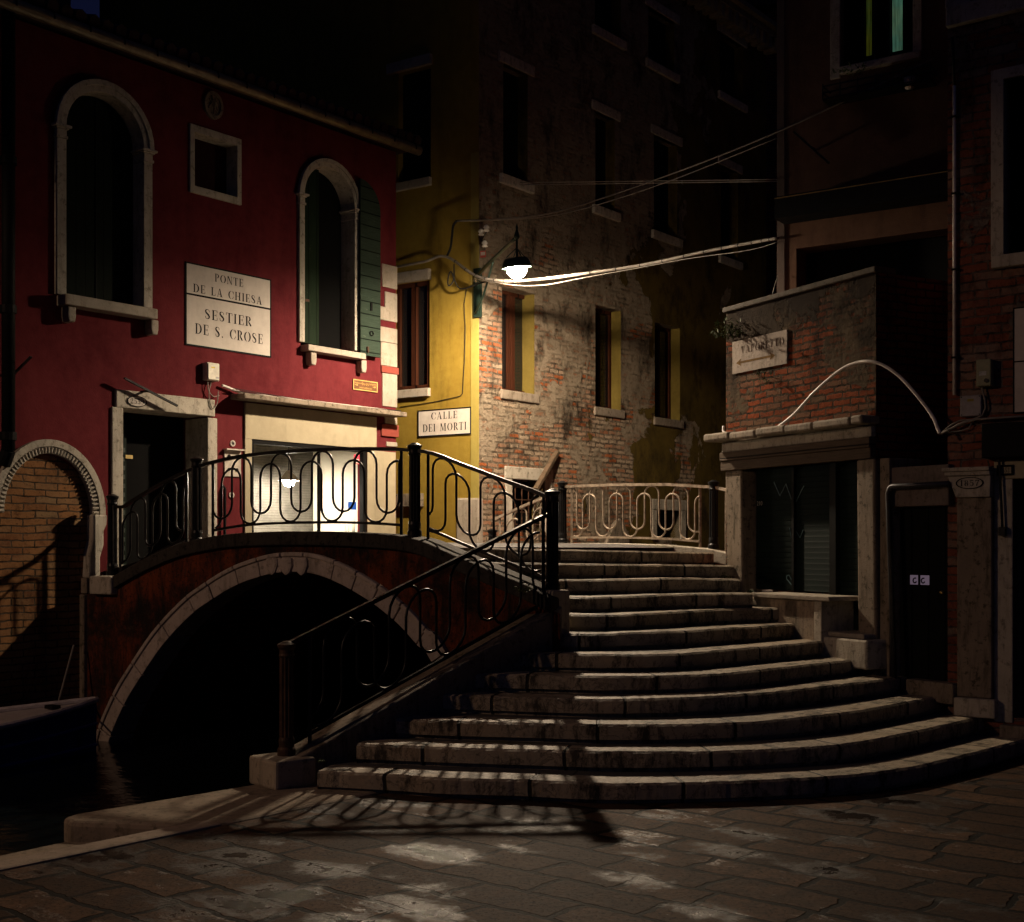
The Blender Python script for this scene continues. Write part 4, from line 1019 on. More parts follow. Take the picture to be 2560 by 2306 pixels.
t0, t1, z0, z1 = R.rect(871, 1255, 891, 1275, -.02); o = tag(box('blue_sticker', paint('blue_sticker', (.02,.10,.5), .4), None, R, t0, t1, -.026, -.02, z0, z1), 'small blue square sticker on the shop door glass', 'sticker')
t0, t1, z0, z1 = R.rect(885, 1136, 899, 1161, -.02); o = thing('red_sticker', 'small red and white sticker high on the shop door glass', 'sticker', tuple(R.p(t0,-.02,z0)))
box('backing', paint('pink_red', (.6,.06,.10), .4), o, R, t0, t1, -.026, -.021, z0, z1); box('white_field', M_cond, o, R, t0+.012, t1-.012, -.0209, -.0195, z0+.012, z0+.075)
def leaves(name, label, c0, n, r, m=M_leaf, up=.3, cat='plant', size=.035, drop=0.0, flat=1.0):
    b = MB(); c0 = Vector(c0)
    for i in range(n):
        d = Vector((random.gauss(0,1), random.gauss(0,1), random.gauss(0,1)*flat)); d = d.normalized()*r*random.random()**.6
        p = c0+Vector((d.x, d.y, abs(d.z)*up if drop == 0 else d.z*up-drop*random.random()))
        a = Vector((random.gauss(0,1),random.gauss(0,1),random.gauss(0,1))).normalized(); q = a.cross(Vector((.3,.2,.9))).normalized(); s_ = size*random.uniform(.5,1.2)
        b.face([p-a*s_, p+q*s_*.4, p+a*s_, p-q*s_*.4])
    return tag(b.build(name, m, fix=False), label, cat)
pl = thing('potted_plant', 'tall thin leaved plant behind the shop door glass', 'plant', tuple(R.p(R.t(880,-.3),-.3,1.4)))
b = MB()
for i in range(9):
    a = random.uniform(-.5,.5); p = R.p(R.t(880,-.3),-.3,1.5); e = R.p(R.t(880,-.3)+a*.3,-.3+random.uniform(-.1,.1),1.95+random.random()*.5)
    m_ = p.lerp(e,.5); q = Vector((R.d[0],R.d[1],0))*.018; b.face([p-q*.5, m_-q, e, m_+q])
b.build('leaf', paint('pot_leaf', (.12,.13,.03), .5), pl, fix=False); MB().lathe(R.p(R.t(880,-.3),-.3,1.31), [(.06,0),(.09,.2),(.095,.2)], 12).build('pot', M_stone, pl)

# ================================================================== CORNER PALAZZO (ochre wall + old brick wall)
pal = thing('corner_palazzo', 'tall old building with an ochre painted corner and a long worn brick flank', 'building', tuple(Wf.p(0,0,-.5)))
ZP = 12.75
def holes_px(fr, lst): return [(fr.t(xl), fr.t(xr), fr.z(xl, yb), fr.z(xl, yt), dep) for xl, yt, xr, yb, dep in lst]
WH = [(1255,715,1336,974,.30),(1488.5,761,1552,1017,.30),(1637,805,1700,1043,.30),
      (1258,158,1319,437,.24),(1488.5,277,1537,514,.24),(1635,336,1693,577,.24),(1802,412,1845,640,.24),
      (1487,-160,1552,66,.24),(1621,16,1686,150,.24),(1800,80,1857,230,.24),(1300,-240,1360,-60,.24),
      (1278,1198,1361,1330,.30),(1640,1275,1700,1350,.3)]
wh = holes_px(Wf, WH)
MB().wall(Wf, 0, 9.6, -.6, ZP, wh).build('brick_wall', B_wall, pal, fix=False)
YH_ = [(1074,700,988,979,.16),(1077,163,996,452,.16)]
yh = []
for xr, yt, xl, yb, dep in YH_: a, q = Yf.t(xr), Yf.t(xl); yh.append((min(a,q), max(a,q), Yf.z(xr,yb-8), Yf.z(xr,yt), dep))
MB().wall(Yf, 0, 9.0, -.6, ZP, yh).build('ochre_wall', M_yel, pal, fix=False)
box('corner_strip', M_yel2, pal, Yf, -.004, Yf.t(1178), .0, .012, -.4, 8.0)
b = MB(); b.face([Wf.p(9.6,0,-.6),Wf.p(9.6,-8,-.6),Wf.p(9.6,-8,ZP),Wf.p(9.6,0,ZP)]); b.face([Yf.p(9,0,-.6),Yf.p(9,-8,-.6),Yf.p(9,-8,ZP),Yf.p(9,0,ZP)])
b.face([Wf.p(0,0,ZP-.01),Wf.p(9.6,0,ZP-.01),Wf.p(9.6,-8,ZP-.01),Yf.p(9,0,ZP-.01)]); b.build('rear_wall', B_dark, pal)
b = MB(); b.box(Wf, -.3, 9.75, -.5, .30, ZP-.12, ZP); b.box(Wf, -.3, 9.75, -.5, .42, ZP+.002, ZP+.10)
for i in range(34): b.box(Wf, -.1+i*.29, .03+i*.29, 0, .28, ZP-.38, ZP-.122)
b.build('eaves', stone('eave_stone', (.3,.24,.16), .5), pal)
for i, h in enumerate(wh):
    a, q, z0, z1, dep = h
    wn = bpy.data.objects.new('window', None); COL.objects.link(wn); wn.parent = pal
    if i < 3:
        b = MB(); b.box(Wf, a, a+.06, -.27, -.20, z0, z1); b.box(Wf, q-.34 if i == 0 else q-.07, q-.26 if i == 0 else q, -.27, -.20, z0, z1); b.box(Wf, a+.06, q, -.27, -.20, z0, z0+.06); b.box(Wf, a+.06, q, -.27, -.20, z1-.06, z1)
        b.box(Wf, (a+q)/2-.035, (a+q)/2+.035, -.265, -.19, z0+.06, z1-.06); b.build('frame', M_brown, wn)
        MB().wall(Wf, a, q, z0, z1, [], -.245).build('pane', glass('dark_pane', (.012,.011,.01), .05, .9), wn)
        # plastered reveal, still ochre
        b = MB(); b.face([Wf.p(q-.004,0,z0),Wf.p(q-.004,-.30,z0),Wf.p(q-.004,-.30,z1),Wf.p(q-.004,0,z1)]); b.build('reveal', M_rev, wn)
        box('sill', stone('worn_sill', (.25,.21,.165), .7, (.05,.035,.02)), wn, Wf, a-.05, q+.1, -.2, .035, z0-.15, z0+.002, .02)
    elif i in (11, 12):
        box('dark_pane', M_dark, wn, Wf, a, q, -.32, -.29, z0, z1)
        b = MB(); b.box(Wf, a-.16, a, -.25, .03, z0, z1); b.box(Wf, q, q+.18, -.25, .03, z0, z1); b.box(Wf, a-.18, q+.2, -.25, .035, z1, z1+.2); b.build('stone_frame', M_stone, wn, .012)
        if i == 11:
            b = MB()
            for k in range(1,5): b.tube([Wf.p(a+(q-a)*k/5,-.06,z0), Wf.p(a+(q-a)*k/5,-.06,z1)], .011, 6)
            for k in range(4): b.tube([Wf.p(a,-.06,z0+(z1-z0)*(k+.6)/4.2), Wf.p(q,-.06,z0+(z1-z0)*(k+.6)/4.2)], .011, 6)
            b.build('iron_grille', M_rust, wn)
    else:
        MB().wall(Wf, a, q, z0, z1, [], -.2).build('shutter', oldwood('black_shutter', (.012,.014,.012), (.02,.02,.02), .2, .12, 0), wn)
        box('lintel', M_stone, wn, Wf, a-.12, q+.16, -.1, .03, z1, z1+.17, .012); box('sill', M_stone, wn, Wf, a-.1, q+.12, -.15, .06, z0-.15, z0+.002, .012)
for i, h in enumerate(yh):
    a, q, z0, z1, dep = h
    wn = bpy.data.objects.new('window', None); COL.objects.link(wn); wn.parent = pal
    if i == 0:
        b = MB(); b.box(Yf, a, a+.07, -.14, -.03, z0, z1); b.box(Yf, q-.07, q, -.14, -.03, z0, z1); b.box(Yf, a+.07, q-.07, -.14, -.03, z0, z0+.07); b.box(Yf, a+.07, q-.07, -.14, -.03, z1-.07, z1); b.box(Yf, a+(q-a)*.42, a+(q-a)*.55, -.13, -.02, z0+.07, z1-.07); b.build('frame', M_brown, wn, .004)
        MB().wall(Yf, a, q, z0, z1, [], -.09).build('pane', glass('dark_pane', (.012,.011,.01), .05, .9), wn)
    else: MB().wall(Yf, a, q, z0, z1, [], -.12).build('shutter', oldwood('black_shutter', (.012,.014,.012), (.02,.02,.02), .2, .12, 0), wn)
    box('lintel', M_stone_w, wn, Yf, a-.03, q+.2, -.12, .07, z1+.002, z1+.17, .01); box('sill', M_stone_w, wn, Yf, a-.02, q+.1, -.14, .07, z0-.13, z0+.002, .01)
# base of the corner: stone plinth with broken render
b = MB(); b.box(Yf, -.02, .42, -.1, .03, -.4, Yf.z(1180,1245)); b.build('corner_plinth', M_stone_w, pal, .03)
box('stone_bracket', M_stone_d, pal, Yf, Yf.t(1060), Yf.t(990), 0, .08, Yf.z(1020,1268), Yf.z(1020,1235), .01)
o, t0, t1, z0, z1 = sign('street_sign', 'white painted sign CALLE DEI MORTI on the ochre wall under the street lamp', Yf, 1177, 1018, 1045, 1093, .012)
# lettering runs left to right as seen: mirror t
class FlipY:
    def p(s, t, n, z): return Yf.p(-t, n, z)
    def t(s, x, n=0.0): return -Yf.t(x, n)
    def z(s, x, y, n=0.0): return Yf.z(x, y, n)
FY = FlipY(); word(o, FY, 'CALLE', 1078, 1143, 1050, 18, .015); word(o, FY, 'DEI MORTI', 1057, 1166, 1081, 19, .015)
# leaning beam against the brick
p0, p1 = Wf.px(1345, 1225, .25), Wf.px(1392, 1130, .02)
tag(MB().tube([Wf.p(p0[0],.2,p0[1]), Wf.p(p1[0],.03,p1[1])], 0, 4, flat=(.06,.05)).build('stone_strut', stone('dark_strut', (.13,.09,.06), .6), bevel=.01), 'broken stone strut leaning on the brick wall above the barred window', 'strut')
p0, p1 = Wf.px(1515, 1345, .05), Wf.px(1572, 1345, .05); pm = Wf.px(1540, 1310, .05)
tag(MB().prism(Wf, [(p0[0],p0[1]-.1),(p1[0],p1[1]-.1),(p1[0],p1[1]+.05),(pm[0]+.12,pm[1]+.1),(pm[0]-.05,pm[1]+.02)], 0, .07).build('stone_fragment', M_stone_d, bevel=.015), 'pale stone fragment set low in the brick wall behind the far railing', 'stone')

# ================================================================== STREET LAMP
lamp = thing('street_lamp', 'lit street lamp hanging from a green iron bracket on the ochre corner', 'street lamp', tuple(Yf.p(0,.05,5.4)))
M_lampg = paint('dark_green_iron', (.02,.04,.03), .4, .4)
top = LAMP+Vector((0,0,.42)); base = Yf.p(.02, .06, 6.05); bd = (top-base); mid = base.lerp(top, .5)
MB().box(Yf, -.06, .06, 0, .06, 5.45, 6.2).build('back_plate', M_lampg, lamp)
MB().tube(catmull([base, base.lerp(top,.35)+Vector((0,0,.02)), top+Vector((0,0,.0))], 6), .028, 8).build('arm', M_lampg, lamp, smooth=True)
MB().tube(catmull([base-Vector((0,0,.55)), base.lerp(top,.22)-Vector((0,0,.36)), base.lerp(top,.45)-Vector((0,0,.02))], 6), .016, 8).build('brace', M_lampg, lamp, smooth=True)
MB().lathe(top, [(.03,-.03),(.045,.0),(.03,.05),(.014,.10),(.02,.13),(0,.19)], 12).build('finial', M_lampg, lamp, smooth=True)
MB().tube([top, LAMP+Vector((0,0,.12))], .016, 8).build('hanger', M_lampg, lamp)
for k in range(4): MB().tube([LAMP+Vector((0,0,.27)), LAMP+Vector((.155*cos(pi*k/2+.4),.155*sin(pi*k/2+.4),.12))], .008, 6).build('stay', M_lampg, lamp)
shade = MB().lathe(Vector((0,0,0)), [(.155,.125),(.18,.085),(.205,.03),(.21,-.005),(.203,-.005),(.175,.075),(.15,.115),(.155,.125)], 32)
from mathutils import Matrix
rotm = Matrix.Rotation(radians(9), 3, Vector((.787, -.617, 0)))      # cap tilted to keep light off the crimson house and raise it on the palazzo
shade.v = [LAMP+rotm @ v for v in shade.v]
shade = shade.build('lamp_shade', M_lampg, lamp, smooth=True)
MB().lathe(LAMP, [(0,-.035)]+[(.065*sin(pi*i/8), .03-.065*cos(pi*i/8)) for i in range(1,8)]+[(0,.095)], 16).build('bulb', glow('lamp_glow', (1.0,.78,.55), LAMP_EMIT), lamp, smooth=True)
MB().lathe(LAMP, [(0,-.155)]+[(.145*sin(pi*i/14), -.01-.145*cos(pi*i/14)) for i in range(1,12)], 28).build('glare_globe', glare_shell('lamp_glare_shell', (1.0,.78,.55), 560.0), lamp, smooth=True)  # added globe, gives the bulb the size of its glare
# porcelain insulators on the corner
o = thing('insulator_bracket', 'iron bracket with three white porcelain insulators beside the lamp arm', 'insulator', tuple(Yf.p(.0,.1,6.4)))
for i, (x, y) in enumerate(((1216,570),(1203,580),(1212,609))):
    D = 19.4; c0 = gp(x, D, y)
    MB().lathe(c0, [(.02,-.06),(.05,-.05),(.03,-.02),(.05,0),(.035,.03),(.02,.045)], 12).build('insulator', paint('porcelain', (.6,.58,.52), .25), o, smooth=True)
    MB().tube([c0-Vector((0,0,.06)), Wf.p(.05+.05*i,0,c0.z-.12)], .01, 5).build('pin', M_iron, o)
t0, t1 = 0.0, .17; o = thing('warning_sign', 'small red lettered metal warning tag on the lamp bracket', 'sign', tuple(gp(1208,19.20,640)))
c0 = gp(1208,19.20, 636); NF = Fr(c0.x, c0.y, .83, -.35); box('plate', paint('red_plate', (.5,.10,.07), .5), o, NF, -.045, .045, 0, .01, c0.z-.05, c0.z+.05); box('plate_text', M_sign, o, NF, -.036, .036, .01, .012, c0.z-.02, c0.z+.03)

# ================================================================== CABLES
def cable(label, pts, r, m=M_cable, name='cable', k=6): return tag(MB().tube(pts, r, k).build(name, m, smooth=True), label, 'cable', 'overhead cables')
tl = T.px(1944, 596, .05); Tend = T.p(tl[0], .05, tl[1])
A0 = gp(1130,19.50, 648); A1 = gp(1190,19.10, 690); A2 = gp(1260,18.50, 703); 
main = catmull([gp(990,20.30,668), gp(1060,19.90,655), gp(1115,19.65,642), A1, A2, gp(1330,18.40,700), gp(1420,17.90,690), gp(1600,17.70,664), gp(1760,17.20,630), gp(1880,16.70,607), Tend], 6)
o = cable('thick lashed cable sagging across the canal just below the street lamp', main, .021, M_cable, k=8)
for i in range(14, len(main)-1, 2):
    d = (main[i+1]-main[i]).normalized(); MB().tube([main[i]-d*.006, main[i]+d*.006], .025, 8).build('cable_tie', M_cabled, o)
cable('thin wire tracking just under the thick lashed cable', [p-Vector((0,0,.03+.06*sin(i/len(main)*9)**2)) for i, p in enumerate(main)][18:], .0055)
q = T.px(1944, 332, .04); q2 = T.px(2330, 150, .04)
cable('upper thin cable climbing from the ochre corner to the plaster building', catmull([gp(1140,19.55,552), gp(1250,18.80,548), gp(1400,18.10,528), gp(1650,17.80,446), T.p(q[0],.06,q[1]), T.p(q2[0],.05,q2[1])], 8), .011)
cable('second thin cable hanging beside the upper cable from the ochre corner', catmull([gp(1140,19.55,554), gp(1260,18.80,550), gp(1420,18.10,532), gp(1660,17.80,458), gp(1942,16.40,346)], 8), .008)
for dy, lb in ((0,'upper line of the level washing line between brick wall and plaster building'),(5.5,'lower line of the level washing line between brick wall and plaster building')):
    a_ = Wf.px(1300, 457+dy, .08); e = T.px(1942, 449+dy*.9, .05)
    cable(lb, [Wf.p(a_[0],.08,a_[1]).lerp(T.p(e[0],.05,e[1]), i/10) for i in range(11)], .0065)
cable('black cable bundle rising up the ochre wall left of the lamp bracket', catmull([gp(1117,19.65,642), gp(1126,19.55,620), gp(1130,19.55,590), gp(1133,19.53,565), gp(1142,19.53,552)], 6), .018, M_cabled)
cable('looped cable hanging on the ochre wall below the lamp bracket', catmull([gp(1135,19.60,660), gp(1134,19.60,700), gp(1122,19.60,715), gp(1120,19.60,700), gp(1128,19.60,680), gp(1150,19.55,722), gp(1200,19.20,708), gp(1230,18.80,702)], 6), .012, M_cabled)
yw = [(1166,724),(1160,760),(1163,820),(1161,900),(1156,985),(1150,991),(1082,1006),(1000,1018)]
cable('thin wire wandering down the ochre wall above the small street sign', [Yf.p(*(lambda q_: (q_[0], .012, q_[1]))(Yf.px(x, y, .012))) for x, y in yw], .006, M_cabled)
b = leaves('cable_weed', 'dry tangle of weed caught on the cables at the ochre corner', gp(1195,19.10,703), 60, .12, paint('dry_weed', (.12,.09,.05), .8), .3, 'plant', .02)

# ================================================================== SHOP BESIDE THE STAIRS
shop = thing('kiosk_shop', 'low terrace topped shop with rough parapet and closed green roller shutters beside the steps', 'shop', tuple(SH.p(1, 0, 1)))
tl0, tr0 = SH.t(1815), SH.t(2190)
zP = 4.72; zLed = SH.z(1815,1098); zFr0 = SH.z(1815,1132); zBm0 = SH.z(1815,1172)
SG = Fr(SH.p(tr0,0,0).x, SH.p(tr0,0,0).y, .83, .56)                     # its dark right flank
MB().wall(SH, tl0, tr0, zLed-.02, zP, []).build('parapet_wall', B_shop, shop, fix=False)
b = MB(); b.face([SH.p(tr0,0,.4),SH.p(tr0,-3.5,.4),SH.p(tr0,-3.5,zP),SH.p(tr0,0,zP)]); b.face([SH.p(tl0,-3.5,.4),SH.p(tl0,0,.4),SH.p(tl0,0,zP),SH.p(tl0,-3.5,zP)]); b.face([SH.p(tl0,-.3,.4),SH.p(tr0,-.3,.4),SH.p(tr0,-.3,zLed),SH.p(tl0,-.3,zLed)]); b.face([SH.p(tl0,-3.5,zP-.9),SH.p(tr0,-3.5,zP-.9),SH.p(tr0,0,zP-.9),SH.p(tl0,0,zP-.9)])
b.face([SH.p(tl0,-.2,zLed),SH.p(tl0,-.2,zP),SH.p(tr0,-.2,zP),SH.p(tr0,-.2,zLed)])
b.build('side_wall', B_dark, shop)
box('parapet_cap', stone('grimy_cap_stone', (.085,.068,.052), .9), shop, SH, tl0-.03, tr0+.02, -.25, .035, zP-.002, zP+.06, .012)
b = MB(); t_ = tl0-.15; i = 0
while t_ < tr0-.05:
    w_ = random.uniform(.38,.6); e = min(t_+w_, tr0+.02); dz = random.uniform(-.012,.012); b.box(SH, t_, e-.012, -.05, .22+random.uniform(-.02,.02), zLed-.045+dz, zLed+.045+dz); t_ = e
b.build('ledge', stone('ledge_stone', (.30,.255,.20), .6), shop, .022)
b = MB(); b.box(SH, tl0-.02, tr0-.02, -.02, .05, zFr0, zLed-.05); b.build('frieze', M_stone, shop, .01)
b = MB(); b.box(SH, tl0-.03, tr0-.02, -.02, .075, zBm0+.085, zFr0-.004); b.box(SH, tl0-.03, tr0-.02, -.02, .06, zBm0-.03, zBm0+.081); b.build('timber_beam', M_wood, shop, .008)
zPB = zBm0-.034
pl0, pl1 = SH.t(1819), SH.t(1858); pr0, pr1 = SH.t(2148), SH.t(2190)
for a, q, zb_ in ((pl0, pl1, 1.30), (pr0, pr1, .55)):
    b = MB(); b.prism(SH, [(a+.02,zb_),(q+.03,zb_),(q,zPB),(a-.01,zPB)], -.28, .03); b.build('pillar', M_stone_d, shop, .02)
box('pillar_flank', M_stone_d, shop, SH, pr1+.032, SH.t(2219), -.45, -.02, .55, zPB, .01)
zs1 = SH.z(1960,1478); zs2 = SH.z(2100,1575); ts = SH.t(2054)
M_roll = slats('green_roller_shutter', (.006,.014,.012), .06, 1, .75)
t455, t690 = SH.t(1960), SH.t(2063)
for a, q, z_ in ((pl1+.04, t455-.02, zs1), (t455+.02, t690-.05, zs1), (t690+.05, pr0-.0, zs2)):
    MB().wall(SH, a, q, z_, zPB, [], -.16).build('roller_shutter', M_roll, shop)
box('shutter_post', M_black, shop, SH, t455-.02, t455+.02, -.2, -.12, zs1, zPB); box('shutter_post', M_black, shop, SH, t690-.05, t690+.05, -.2, -.10, zs2, zPB)
box('window_sill', M_stone_w, shop, SH, SH.t(1875,.30), SH.t(2072,.30), -.2, .30, zs1-.07, zs1-.02, .01)
b = MB(); b.box(SH, SH.t(1872,.26), SH.t(2036,.26), -.2, .26, .8, zs1-.072); b.build('plinth', stone('rough_plinth', (.36,.29,.22), .5, sc=2.0), shop, .012)
box('plinth_end', M_stone, shop, SH, SH.t(2037,.26)+.002, SH.t(2056,.26), -.2, .275, .7, zs1-.073, .01)
box('door_sill', M_stone_w, shop, SH, SH.t(2042,.2), SH.t(2165,.15), -.2, .18, zs2-.06, zs2-.01, .012)
box('door_step', M_stone, shop, SH, SH.t(2052,.25), SH.t(2164,.25), -.2, .24, .70, zs2-.062, .02)
# chalk graffiti on the shutter
b = MB()
for x, y, X, Y in ((1932,1248,1925,1262),(1886,1256,1893,1263)): pass
g_t, g_z = SH.px(1898, 1264, -.15)
gr = smalltext('210', SH, g_t, g_z, .05, -.155, paint('chalk', (.35,.35,.33)), 'graffiti', shop)
b = MB()
for pts in ([(1975,1320),(1978,1345),(1990,1328),(2000,1345),(2008,1325)],[(1935,1205),(1950,1240),(1965,1210),(1985,1265),(2010,1215)],[(1967,1440),(1972,1438),(1988,1464),(1983,1468),(1967,1448),(1967,1440)]):
    b.tube([SH.p(SH.px(x,y,-.155)[0],-.155,SH.px(x,y,-.155)[1]) for x, y in pts], .006, 4)
b.build('graffiti', paint('blue_chalk', (.07,.13,.15)), shop)
o, t0, t1, z0, z1 = sign('direction_sign', 'weathered pale VAPORETTO sign with a double arrow on the shop parapet', SH, 1831, 856, 1967, 909, .02, False, stone('weathered_sign', (.30,.25,.21), .45))
M_faded = paint('faded_lettering', (.075,.05,.04), .9, spec=.02); M_ochre = paint('ochre_arrow', (.13,.08,.035), .9, spec=.02)
word(o, SH, 'VAPORETTO', 1852, 1960, 885, 18, .0225, M_faded)
b = MB(); p0, p1 = SH.px(1840, 908, .0225), SH.px(1938, 889, .0225)
zz = (p0[1]+p1[1])/2
b.face([SH.p(p0[0]+.06,.0225,zz-.012),SH.p(p1[0]-.06,.0225,zz-.012),SH.p(p1[0]-.06,.0225,zz+.012),SH.p(p0[0]+.06,.0225,zz+.012)])
b.face([SH.p(p0[0],.0225,zz),SH.p(p0[0]+.1,.0225,zz-.045),SH.p(p0[0]+.08,.0225,zz),SH.p(p0[0]+.1,.0225,zz+.045)]); b.face([SH.p(p1[0],.0225,zz),SH.p(p1[0]-.1,.0225,zz+.045),SH.p(p1[0]-.08,.0225,zz),SH.p(p1[0]-.1,.0225,zz-.045)])
b.build('arrow', M_ochre, o)
pp = SH.px(1822, 830, .1); leaves('wall_plant', 'scrubby dark plant rooted at the left end of the shop parapet', SH.p(pp[0],.08,pp[1]-.05), 260, .26, M_leaf, .9, 'plant', .032, .0)
pp = SH.px(1910, 935, .05); leaves('wall_plant', 'small dark tuft growing under the weathered direction sign', SH.p(pp[0],.05,pp[1]), 90, .13, M_leaf, .5, 'plant', .022, .08)
# white hose arching from the shop ledge to the right building
hp = [(1809,1067,15.1),(1810,1080,15.05),(1830,1094,14.9),(1860,1097,14.7),(1890,1092,14.5),(1926,1080,14.3),(1982,1039,13.95),(2037,980,13.6),(2096,929,13.3),(2136,909,13.1),(2172,904,12.9),(2207,913,12.75),(2247,940,12.6),(2290,986,12.45),(2330,1039,12.3),(2343,1068,12.25),(2350,1084,12.22)]
tag(MB().tube(catmull([gp(x, D, y) for x, y, D in hp], 6), .017, 8).build('loose_conduit', M_cond, smooth=True), 'pale conduit arching in a high loop from the shop ledge to the right hand building', 'conduit')
wz = [gp(1943,16.2,690), gp(1922,15.9,755)]
cable('short taut wire slanting down to the shop terrace from the plaster building', [T.p(T.t(1944,.04),.04,T.z(1944,690,.04)), SH.p(SH.t(1925,-1),-1.0,SH.z(1925,757,-1))], .006)

# alley door beside the shop
al = thing('alley_doorway', 'dark alley door under a plain stone lintel between shop and pilaster', 'door', tuple(AL.p(AL.t(2300),0,.6)))
d0, d1 = AL.t(2224), AL.t(2386); zdt = AL.z(2226,1268); zdb = AL.z(2300,1700)
b = MB(); b.box(AL, AL.t(2219)+.003, AL.t(2371), -.18, .0, zdt, AL.z(2219,1170)); b.build('lintel', stone('grey_lintel', (.17,.135,.12), .5), al, .01)
dl = box('door_leaf', oldwood('black_door', (.008,.009,.009), (.02,.02,.02), .2, .2, 0), al, AL, d0-.02, d1+.12, -.16, -.11, zdb, zdt-.002)
t0, t1, z0, z1 = AL.rect(2275, 1438, 2322, 1463, -.1)
box('grille_light', glow('pale_pink_glow', (.42,.30,.40), .22), dl, AL, t0, t1, -.108, -.102, z0, z1)
b = MB()
for f in (.28,.72):
    cc = t0+(t1-t0)*f; b.tube([AL.p(cc+.03*cos(a)*(1-.06*i),-.098,(z0+z1)/2-.01+.03*sin(a)*(1-.06*i)) for i, a in enumerate([1.2+.6*k for k in range(9)])], .007, 5)
b.box(AL, (t0+t1)/2-.012, (t0+t1)/2+.012, -.1019, -.095, z0, z1); b.build('grille', M_black, dl)
kt, kz = AL.px(2355, 1482, -.08); MB().lathe(AL.p(kt,-.08,kz), [(0,-.022),(.02,-.012),(.024,0),(.02,.012),(0,.022)], 12).build('knob', paint('brass', (.5,.35,.12), .3, .9), dl, smooth=True)
box('threshold', M_stone_d, al, AL, d0+.22, AL.t(2386), -.2, .03, .42, zdb-.002, .015)
b = MB(); e0 = AL.px(2220,1212,.06); e1 = AL.px(2372,1202,.06); e2 = AL.px(2236,1684,.06)
b.tube([AL.p(e1[0],.06,e1[1]-.03), AL.p(e0[0]+.05,.06,e1[1]-.03), AL.p(e0[0]+.02,.06,e1[1]-.05), AL.p(e0[0],.06,e1[1]-.10), AL.p(e2[0],.06,.60)], .027, 10)
tag(b.build('elbow_pipe', paint('dark_grey_pipe', (.05,.05,.055), .35, .5), smooth=True), 'dark metal pipe bent round the frame of the alley door', 'pipe')

# ================================================================== RIGHT BUILDING
rb = thing('brick_building', 'dim brick building with stone pilaster and window at the right edge', 'building', tuple(Q.p(.4,0,0)))
ZQ = 10.5; tq0 = Q.t(2369)
wq = (Q.t(2511), Q.t(2511)+1.0, Q.z(2511,640), Q.z(2511,200)); dq = (Q.t(2533), Q.t(2533)+1.1, Q.z(2533,1795), Q.z(2533,1198))
uq = (Q.t(2428), Q.t(2428)+1.0, Q.z(2428,22), ZQ-.5)
MB().wall(Q, tq0, 4.0, -.2, ZQ, [wq+(.22,), dq+(.3,), uq+(.22,)]).build('wall', B_right, rb, fix=False)
b = MB(); b.face([Q.p(tq0,0,-.2),Q.p(tq0,-6,-.2),Q.p(tq0,-6,ZQ),Q.p(tq0,0,ZQ)]); b.face([Q.p(tq0,-6,ZQ),Q.p(4,-6,ZQ),Q.p(4,0,ZQ),Q.p(tq0,0,ZQ)]); b.build('side_wall', B_dark, rb)
wn = bpy.data.objects.new('window', None); COL.objects.link(wn); wn.parent = rb
a, q, z0, z1 = wq; b = MB(); b.strip(Q, [(a-.115,z0-.0),(q+.115,z0-.0),(q+.115,z1+.10),(a-.115,z1+.10)], [(a,z0+.001),(q,z0+.001),(q,z1),(a,z1)], -.2, .035, True); b.build('stone_frame', M_stone, wn, .01)
box('sill', M_stone, wn, Q, a-.10, q+.1, -.2, .09, z0-.12, z0-.002, .01); box('dark_pane', M_dark, wn, Q, a, q, -.24, -.2, z0, z1)
wn = bpy.data.objects.new('window', None); COL.objects.link(wn); wn.parent = rb
a, q, z0, z1 = uq; zs_ = Q.z(2362,75); box('sill', M_stone, wn, Q, tq0+.002, q+.2, -.2, .07, zs_, zs_+.19, .01); box('dark_pane', M_dark, wn, Q, a, q, -.24, -.2, z0, z1); box('stone_frame', M_stone, wn, Q, a-.24, a, -.2, .04, zs_+.192, z1, .01)
pi0, pi1 = Q.t(2391,.1), Q.t(2478,.1); zc0, zc1 = Q.z(2391,1245,.1), Q.z(2391,1170,.1)
b = MB(); b.box(Q, pi0, pi1, -.1, .09, Q.z(2391,1742,.1), zc0); b.build('pilaster', M_stone_d, rb, .012)
b = MB(); b.prism(Q, [(pi0,zc0+.002),(pi1-.005,zc0+.002),(pi1-.005,zc0+.03),(pi1+.0,zc1-.08),(pi0-.08,zc1-.08),(pi0-.01,zc0+.03)], -.1, .12); b.box(Q, pi0-.10, pi1+.0, -.1, .15, zc1-.078, zc1-.04); b.box(Q, pi0-.12, pi1+.0, -.1, .17, zc1-.038, zc1)
b.build('capital', M_stone, rb, .008)
box('pilaster_base', M_stone, rb, Q, pi0-.02, pi1+.04, -.1, .13, Q.z(2391,1790,.1), Q.z(2391,1743,.1), .015)
box('door_jamb', M_stone, rb, Q, Q.t(2486), dq[0], -.28, .02, dq[2]-.05, dq[3], .01); box('door_lintel', M_beige, rb, Q, Q.t(2486), dq[1], -.28, .02, dq[3]+.002, Q.z(2486,1152), .01)
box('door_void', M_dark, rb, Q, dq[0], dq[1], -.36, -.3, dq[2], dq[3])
box('entrance_step', M_stone_d, rb, Q, Q.t(2500,.1), dq[1], -.1, .12, .0, dq[2]-.06, .01)
box('shop_blind_box', M_black, rb, Q, Q.t(2458,.1), Q.t(2458)+1.9, 0, .16, Q.z(2458,1148), Q.z(2458,1064), .01)
oval(Q, 2424, 1208, 70, 30, .125, 'oval house number 1857 carved on the pilaster capital', '1857', .5, M_stone)
o, t0, t1, z0, z1 = sign('house_number_plate', 'small dark plate numbered 1853 over the right hand doorway', Q, 2493, 1165, 2532, 1187, .032, True, M_beige, group=None)
